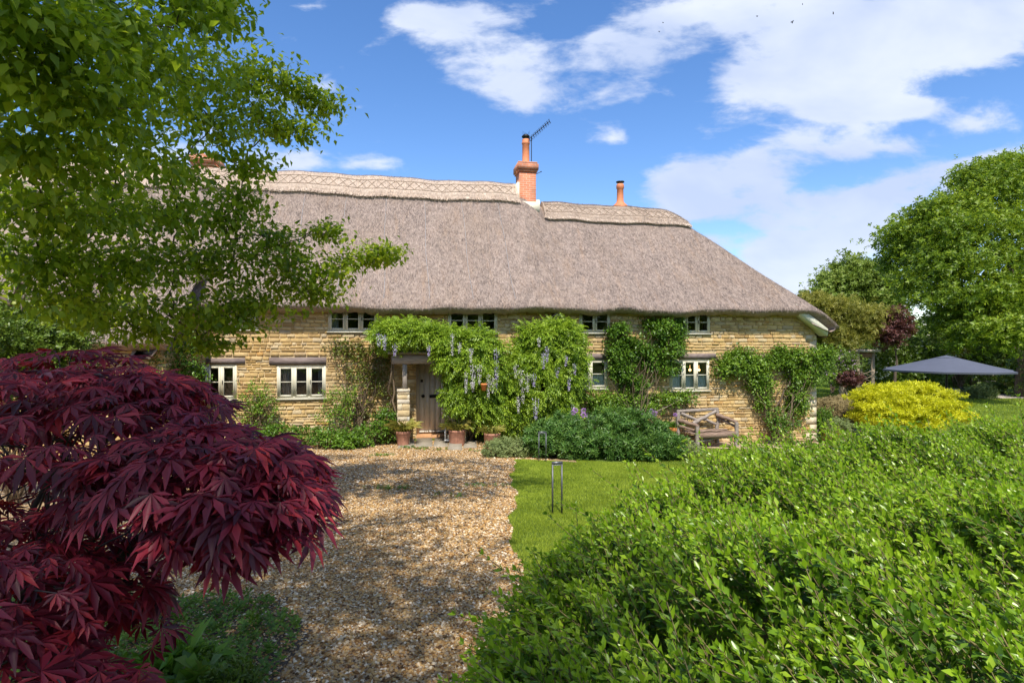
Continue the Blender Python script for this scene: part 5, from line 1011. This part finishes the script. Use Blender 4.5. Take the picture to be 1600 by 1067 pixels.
# ------------------------------------------------------------------ foreground: red maple
M = MT('maple_leaf'); r_ = M.island(); nz = M.noise(3, 2); c_ = M.ramp(M.math('ADD', M.math('MULTIPLY', r_, .7), M.math('MULTIPLY', nz, .3)), [(.1, (.04, .006, .011)), (.45, (.17, .015, .030)), (.75, (.30, .028, .046)), (1, (.56, .042, .024))]); M.base(c_, .42, .4)
tr_ = M.n('ShaderNodeBsdfTranslucent'); M.L.new(M.mix(1.0, c_, (1.8, .6, .4), 'MULTIPLY'), tr_.inputs[0]); mx_ = M.n('ShaderNodeMixShader'); mx_.inputs[0].default_value = .32; M.L.new(M.b.outputs[0], mx_.inputs[1]); M.L.new(tr_.outputs[0], mx_.inputs[2]); M.L.new(mx_.outputs[0], M.out.inputs[0]); m_maple = M.m
def maple():
    base = np.array([-1.75, 2.15, float(gz(-1.75, 2.15))]); t = thing('japanese_maple', 'dark red Japanese maple with layered drooping leaves at the left edge', 'maple', base); g = G(); gb = G()
    tiers = [(60, 640, 1.75, .50, .42, .22, 300), (210, 612, 1.85, .27, .30, .14, 170), (110, 575, 2.0, .38, .3, .12, 160), (300, 700, 1.65, .28, .32, .12, 190), (395, 735, 1.6, .20, .28, .16, 190), (440, 752, 1.6, .12, .2, .12, 90), (385, 790, 1.6, .15, .2, .09, 110), (425, 785, 1.58, .09, .14, .07, 45), (250, 720, 1.55, .2, .18, .10, 90),
             (40, 890, 1.35, .17, .2, .10, 80), (-20, 1010, 1.3, .22, .2, .12, 90), (60, 1085, 1.15, .2, .16, .08, 60), (170, 905, 1.55, .12, .16, .08, 60), (60, 780, 2.2, .55, .35, .3, 120), (-150, 700, 1.9, .5, .5, .3, 150), (90, 830, 1.75, .22, .22, .12, 60), (200, 950, 1.8, .13, .15, .1, 40), (160, 1060, 1.25, .10, .1, .06, 18), (-60, 850, 1.7, .4, .4, .2, 100)]
    for px, py, Y, rx, ry, h, n in tiers:
        c_ = at(px, py, Y) - base; n = int(n * 1.1); a = rng.uniform(0, 6.28, n); rr = np.sqrt(rng.random(n)); x = rx * rr * np.cos(a); y = ry * rr * np.sin(a); z = h * (1 - rr ** 2.2) - h * .45 - rng.uniform(0, .10, n) * (rng.random(n) > .35); P = np.stack([x, y, z], -1) + c_
        out = np.stack([np.cos(a) + .25, np.sin(a) - .45, -.15 - .55 * rr ** 2], -1) + rng.normal(size=(n, 3)) * .3
        Nn = np.stack([np.cos(a) * rr * .6 + .1, np.sin(a) * rr * .6 - .35, np.ones(n)], -1) + rv(n) * .28
        for q, tp_ in enumerate((T_PALM, palmate(.05), palmate(.5), palmate(.36))):
            sl = slice(q, None, 4); scatter(g, tp_, P[sl], out[sl], Nn[sl], .078 * rng.uniform(.5, 1.25, len(P[sl])))
        p0 = np.array([.1, -.1, .55 if Y > 1.4 else .35]); l = curve_pts(p0, c_ - (0, 0, h * .45), 8, .12, .03); gb.tube(l, np.linspace(.016, .005, 8), 6)
        for i in range(min(16, n // 6)): j = rng.integers(0, n); gb.tube(curve_pts(l[rng.integers(3, 8)], P[j], 5, .04, .03), np.linspace(.004, .0015, 5), 4)
    gb.tube(curve_pts((0, 0, -.1), (.1, -.1, .6), 6, 0, .03), np.linspace(.045, .03, 6), 8)
    p = at(155, 838, 1.9) - base; q = at(205, 800, 1.7) - base; gb.tube(curve_pts((.1, -.1, .5), q + (.25, 0, .10), 8, .02, .02), np.linspace(.018, .007, 8), 6)
    g.build('leaves', m_maple, t); gb.build('branch', simple('maple_bark', (.05, .035, .035), .8, .3, 20), t)
maple()
# bed under the maple
def bed():
    def inb(x, y): e = -.98 - .38 * (y - 2.6) + .08 * np.sin(y * 6) ; return (x < e) & (y < 4.0) & (y > .5)
    o = sheet('planting_bed', np.arange(-6, 0, .06), np.arange(.6, 4.3, .06), simple('bed_soil', (.055, .04, .028), .95, .3, 12, bump=.02), .012, inb)
    n = 2600; x = rng.uniform(-4, -.4, n); y = rng.uniform(2.3, 4.1, n); k = inb(x + .04, y + .04); x, y = x[k], y[k]; n = len(x); P = np.stack([x, y, gz(x, y) + .02 + .03 * rng.random(n)], -1); g = G(); scatter(g, T_SPRIG, P, rv(n) * .5 + np.array([0, 0, 1.]), rv(n), rng.uniform(.05, .10, n)); tag(g.build('ground_cover', m_border), 'low green ground cover creeping onto the gravel under the red maple', 'ground cover', kind='stuff')
    for lab, px, py, Y, mat, tp, sz, rr in (('strappy light green plant under the maple at the gravel edge', 275, 935, 2.75, m_chive, T_NARROW, .16, .14), ('broad leaved green plant in the bed below the maple', 300, 990, 2.55, m_border, T_ROUND, .09, .16), ('feathery dark green plant at the foot of the gravel bed', 345, 1040, 2.5, m_dshrub, T_SPRIGN, .08, .14), ('soft green mat plant where the bed meets the gravel', 330, 965, 2.8, m_dshrub, T_SPRIG, .045, .14), ('green leafy plant in the bottom left of the bed', 200, 1010, 2.6, m_border, T_SPRIG, .08, .2)):
        p = at(px, py, Y); b = np.array([p[0], Y, float(gz(p[0], Y))]); shrub('bed_plant', lab, 'plant', b, [(b + (0, 0, .07), (rr, rr, .09), 1)], mat, 60, 6, .03, tp, sz, m_gstem, 6, .003, .3, .6)
bed()

# ------------------------------------------------------------------ trees over the drive
m_lt = L('dogwood_leaf', ((.07, .14, .010), (.16, .29, .018), (.34, .47, .04)), .42, .58, clump=.9, amt=.35)
TLv = (np.array([(0, 0, 0), (-.30, .38, .08), (0, 1, -.16), (.30, .38, .08), (0, .5, 0)]), np.array([(0, 4, 2, 1), (0, 3, 2, 4)]))
left = [(40, 40, 3.3, 90, 60, .5), (150, 30, 4.0, 100, 45, .6), (290, 12, 5.0, 80, 26, .6), (345, 8, 5.4, 36, 14, .4), (80, 140, 3.6, 110, 60, .6), (210, 110, 4.8, 90, 55, .7), (300, 120, 5.8, 60, 50, .7), (370, 125, 6.6, 50, 40, .6), (425, 120, 7.0, 42, 26, .5), (470, 145, 7.2, 34, 20, .4), (505, 165, 7.4, 20, 16, .3), (410, 185, 7.0, 60, 24, .5), (455, 205, 7.0, 34, 12, .3), (330, 200, 6.2, 70, 34, .6),
        (60, 240, 4.0, 110, 50, .6), (190, 220, 5.0, 90, 46, .7), (270, 265, 6.0, 36, 20, .5), (385, 262, 6.8, 24, 12, .3), (60, 330, 4.5, 100, 50, .7), (180, 330, 5.4, 90, 44, .7), (275, 330, 6.2, 70, 40, .7), (350, 340, 6.8, 42, 30, .5), (375, 310, 6.9, 18, 16, .3), (60, 400, 5.0, 90, 40, .6), (110, 470, 5.2, 60, 24, .5), (350, 505, 7.0, 60, 14, .4), (160, 420, 5.6, 90, 44, .7), (270, 410, 6.4, 80, 44, .7), (365, 405, 7.0, 70, 44, .6), (445, 400, 7.4, 40, 26, .5), (455, 440, 7.4, 60, 28, .5), (520, 420, 7.8, 38, 24, .4), (570, 402, 8.0, 26, 16, .3), (600, 393, 8.0, 14, 10, .25), (510, 362, 7.8, 9, 16, .15), (385, 470, 7.2, 90, 26, .5), (270, 485, 6.6, 90, 30, .6), (160, 490, 6.0, 70, 24, .5), (495, 460, 7.6, 34, 14, .3), (330, 540, 7.0, 22, 8, .15), (235, 520, 6.4, 40, 14, .3), (430, 372, 7.5, 24, 14, .3)]
tree('dogwood_tree', 'leafy green tree spreading over the drive from the left edge in front of the thatch', 'tree', (-9.2, 7.0, float(gz(-9.2, 7.0))), 4.6, [gpad(x, y, Y, rx, ry, rd, .35 + rx * ry / 5200) for x, y, Y, rx, ry, rd in left], m_lt, 80, 12, (.13, .13, .05), TLv, .084, .17, m_bark, 'trees over the drive', 5, .1, .15, .06, .5, -.35, 1.1)
gshrub('yew_bush', 'dark shaded evergreen bush at the left edge beyond the maple', 'bush', 20, 7.5, [(15, 510, 7.5, 50, 34, .6), (60, 530, 7.2, 50, 24, .5), (-40, 560, 7.5, 60, 60, .6), (70, 600, 7.3, 90, 60, .6)], m_dshrub, per=130, m=8, sig=.1, tpl=T_SPRIG, size=.12)
# crown overhead (above the frame) whose shade falls on the drive, the maple and the near end of the hedge
def over():
    T = [(-2.4, 5.2, 1.0, .8, 1), (-.8, 3.7, .8, .5, .5), (-3.4, 9.2, 1.4, 1.0, .8), (-1.3, 9.2, 1.2, .5, .6), (-3.2, 7.4, 1.1, .7, .8), (-1.0, 8.4, 1.0, .5, .6), (-2.8, 11.5, 1.2, .6, .5), (.0, 2.6, .3, .5, .6), (-1.2, 6.6, 1.0, .45, .5), (-.9, 2.9, .9, .8, .8), (-1.2, 4.4, .9, .6, .6), (-.3, 1.2, .9, .7, 1.2), (-2.6, 8.6, 1.0, .6, .7), (-4.2, 4.6, 2.4, 1.7, 1.0), (-1.9, 3.6, 1.5, 1.0, 1.0), (-1.3, 1.9, 1.3, .8, 1.0), (-1.6, 8.6, 1.3, .55, .6), (.25, 9.8, .65, .55, .45), (-1.0, 10.0, 1.3, .7, .6), (-3.8, 10.4, 1.8, .9, .6), (-1.6, 12.4, 1.5, .6, .6), (-4.6, 13.0, 1.8, .6, .6), (-.4, 11.4, .7, .45, .5), (-4.6, 11, 1.4, .8, .6), (-.1, 2.0, .55, .6, .8), (-.35, 4.4, .5, .8, .6), (-1.4, 5.2, .9, .7, .7), (-.1, 3.2, .4, .5, .6), (-2.6, 6.1, 1.0, .7, .7), (-.25, 5.5, .35, .3, .4), (-4.5, 1.5, 1.6, 1.4, .8)]
    pads = []
    for x, y, rx, ry, wg in T:
        zc_ = 11.0 + rng.uniform(-.8, .8); h = zc_ - float(gz(x, y)); c_ = np.array([x, y, zc_]) + np.array([sd[0], sd[1], 0]) / sd[2] * h; c_[2] = zc_
        for _ in range(20):
            if c_[2] - .9 - CAMZ > .62 * max(c_[1] + ry + .3, 0): break
            zc_ += .25; h = zc_ - float(gz(x, y)); c_ = np.array([x, y, 0]) + np.array([sd[0], sd[1], 0]) / sd[2] * h; c_[2] = zc_
        pads.append((c_, (rx, ry, .45), wg * rx * ry))
    tree('overhead_tree', 'green tree reaching out high above the drive beside the camera', 'tree', (-5.2, -4.5, float(gz(-5.2, -4.5))), 10, pads, m_lt, 85, 17, (.2, .2, .15), TLv, .12, .26, m_bark, 'trees over the drive', 3, .0, .1)
over()
# flying insects near the camera
for i, (px, py, Y, lab) in enumerate(((1183, 26, 2.6, 'tiny dark flying insect highest left of the small swarm'), (1238, 35, 2.2, 'blurred flying insect in the middle of the swarm'), (1254, 7, 2.6, 'tiny flying insect at the very top of the picture'), (1302, 21, 2.3, 'flying insect farthest right against the cloud'), (1036, 36, 3.2, 'tiny flying insect far left of the swarm, upper of two'), (1030, 50, 3.2, 'tiny flying insect far left of the swarm, lower of two'))):
    t = thing('flying_insect', lab, 'insect', at(px, py, Y), rng.uniform(0, 3), 'insects in the sky'); g = G(); s_ = .004 if Y > 2.4 else .0055
    g.lathe([(0, -s_ * 1.2), (s_ * .35, -s_ * .6), (s_ * .4, 0), (s_ * .3, s_ * .7), (0, s_ * 1.1)], (0, 0, 0), 8); g.build('body', m_dark, t)
    for sg in (-1, 1): g = G(); g.add([(0, 0, 0), (sg * s_ * .9, 0, s_ * .9), (sg * s_ * 1.4, .0005, s_ * .5), (sg * s_ * .9, .0005, 0)], [(0, 1, 2, 3)]); g.build('wing', m_dark, t)

# unseen tree belt added behind the camera to darken the window reflections
g = G(); n = 5200; x = rng.uniform(-60, 60, n); y = rng.uniform(-34, -26, n); hh = 9 + 2 * np.sin(x * .3) + 1.5 * np.sin(x * .83); P = np.stack([x, y, gz(x, y) + rng.random(n) ** .8 * hh], -1)
scatter(g, T_SPRIG, P, rv(n), rv(n) + np.array([0, .5, .7]), rng.uniform(1.4, 2.6, n)); tag(g.build('reflection_wood', m_t1), 'unseen belt of green trees added behind the camera for window reflections', 'reflection_wood', kind='stuff')
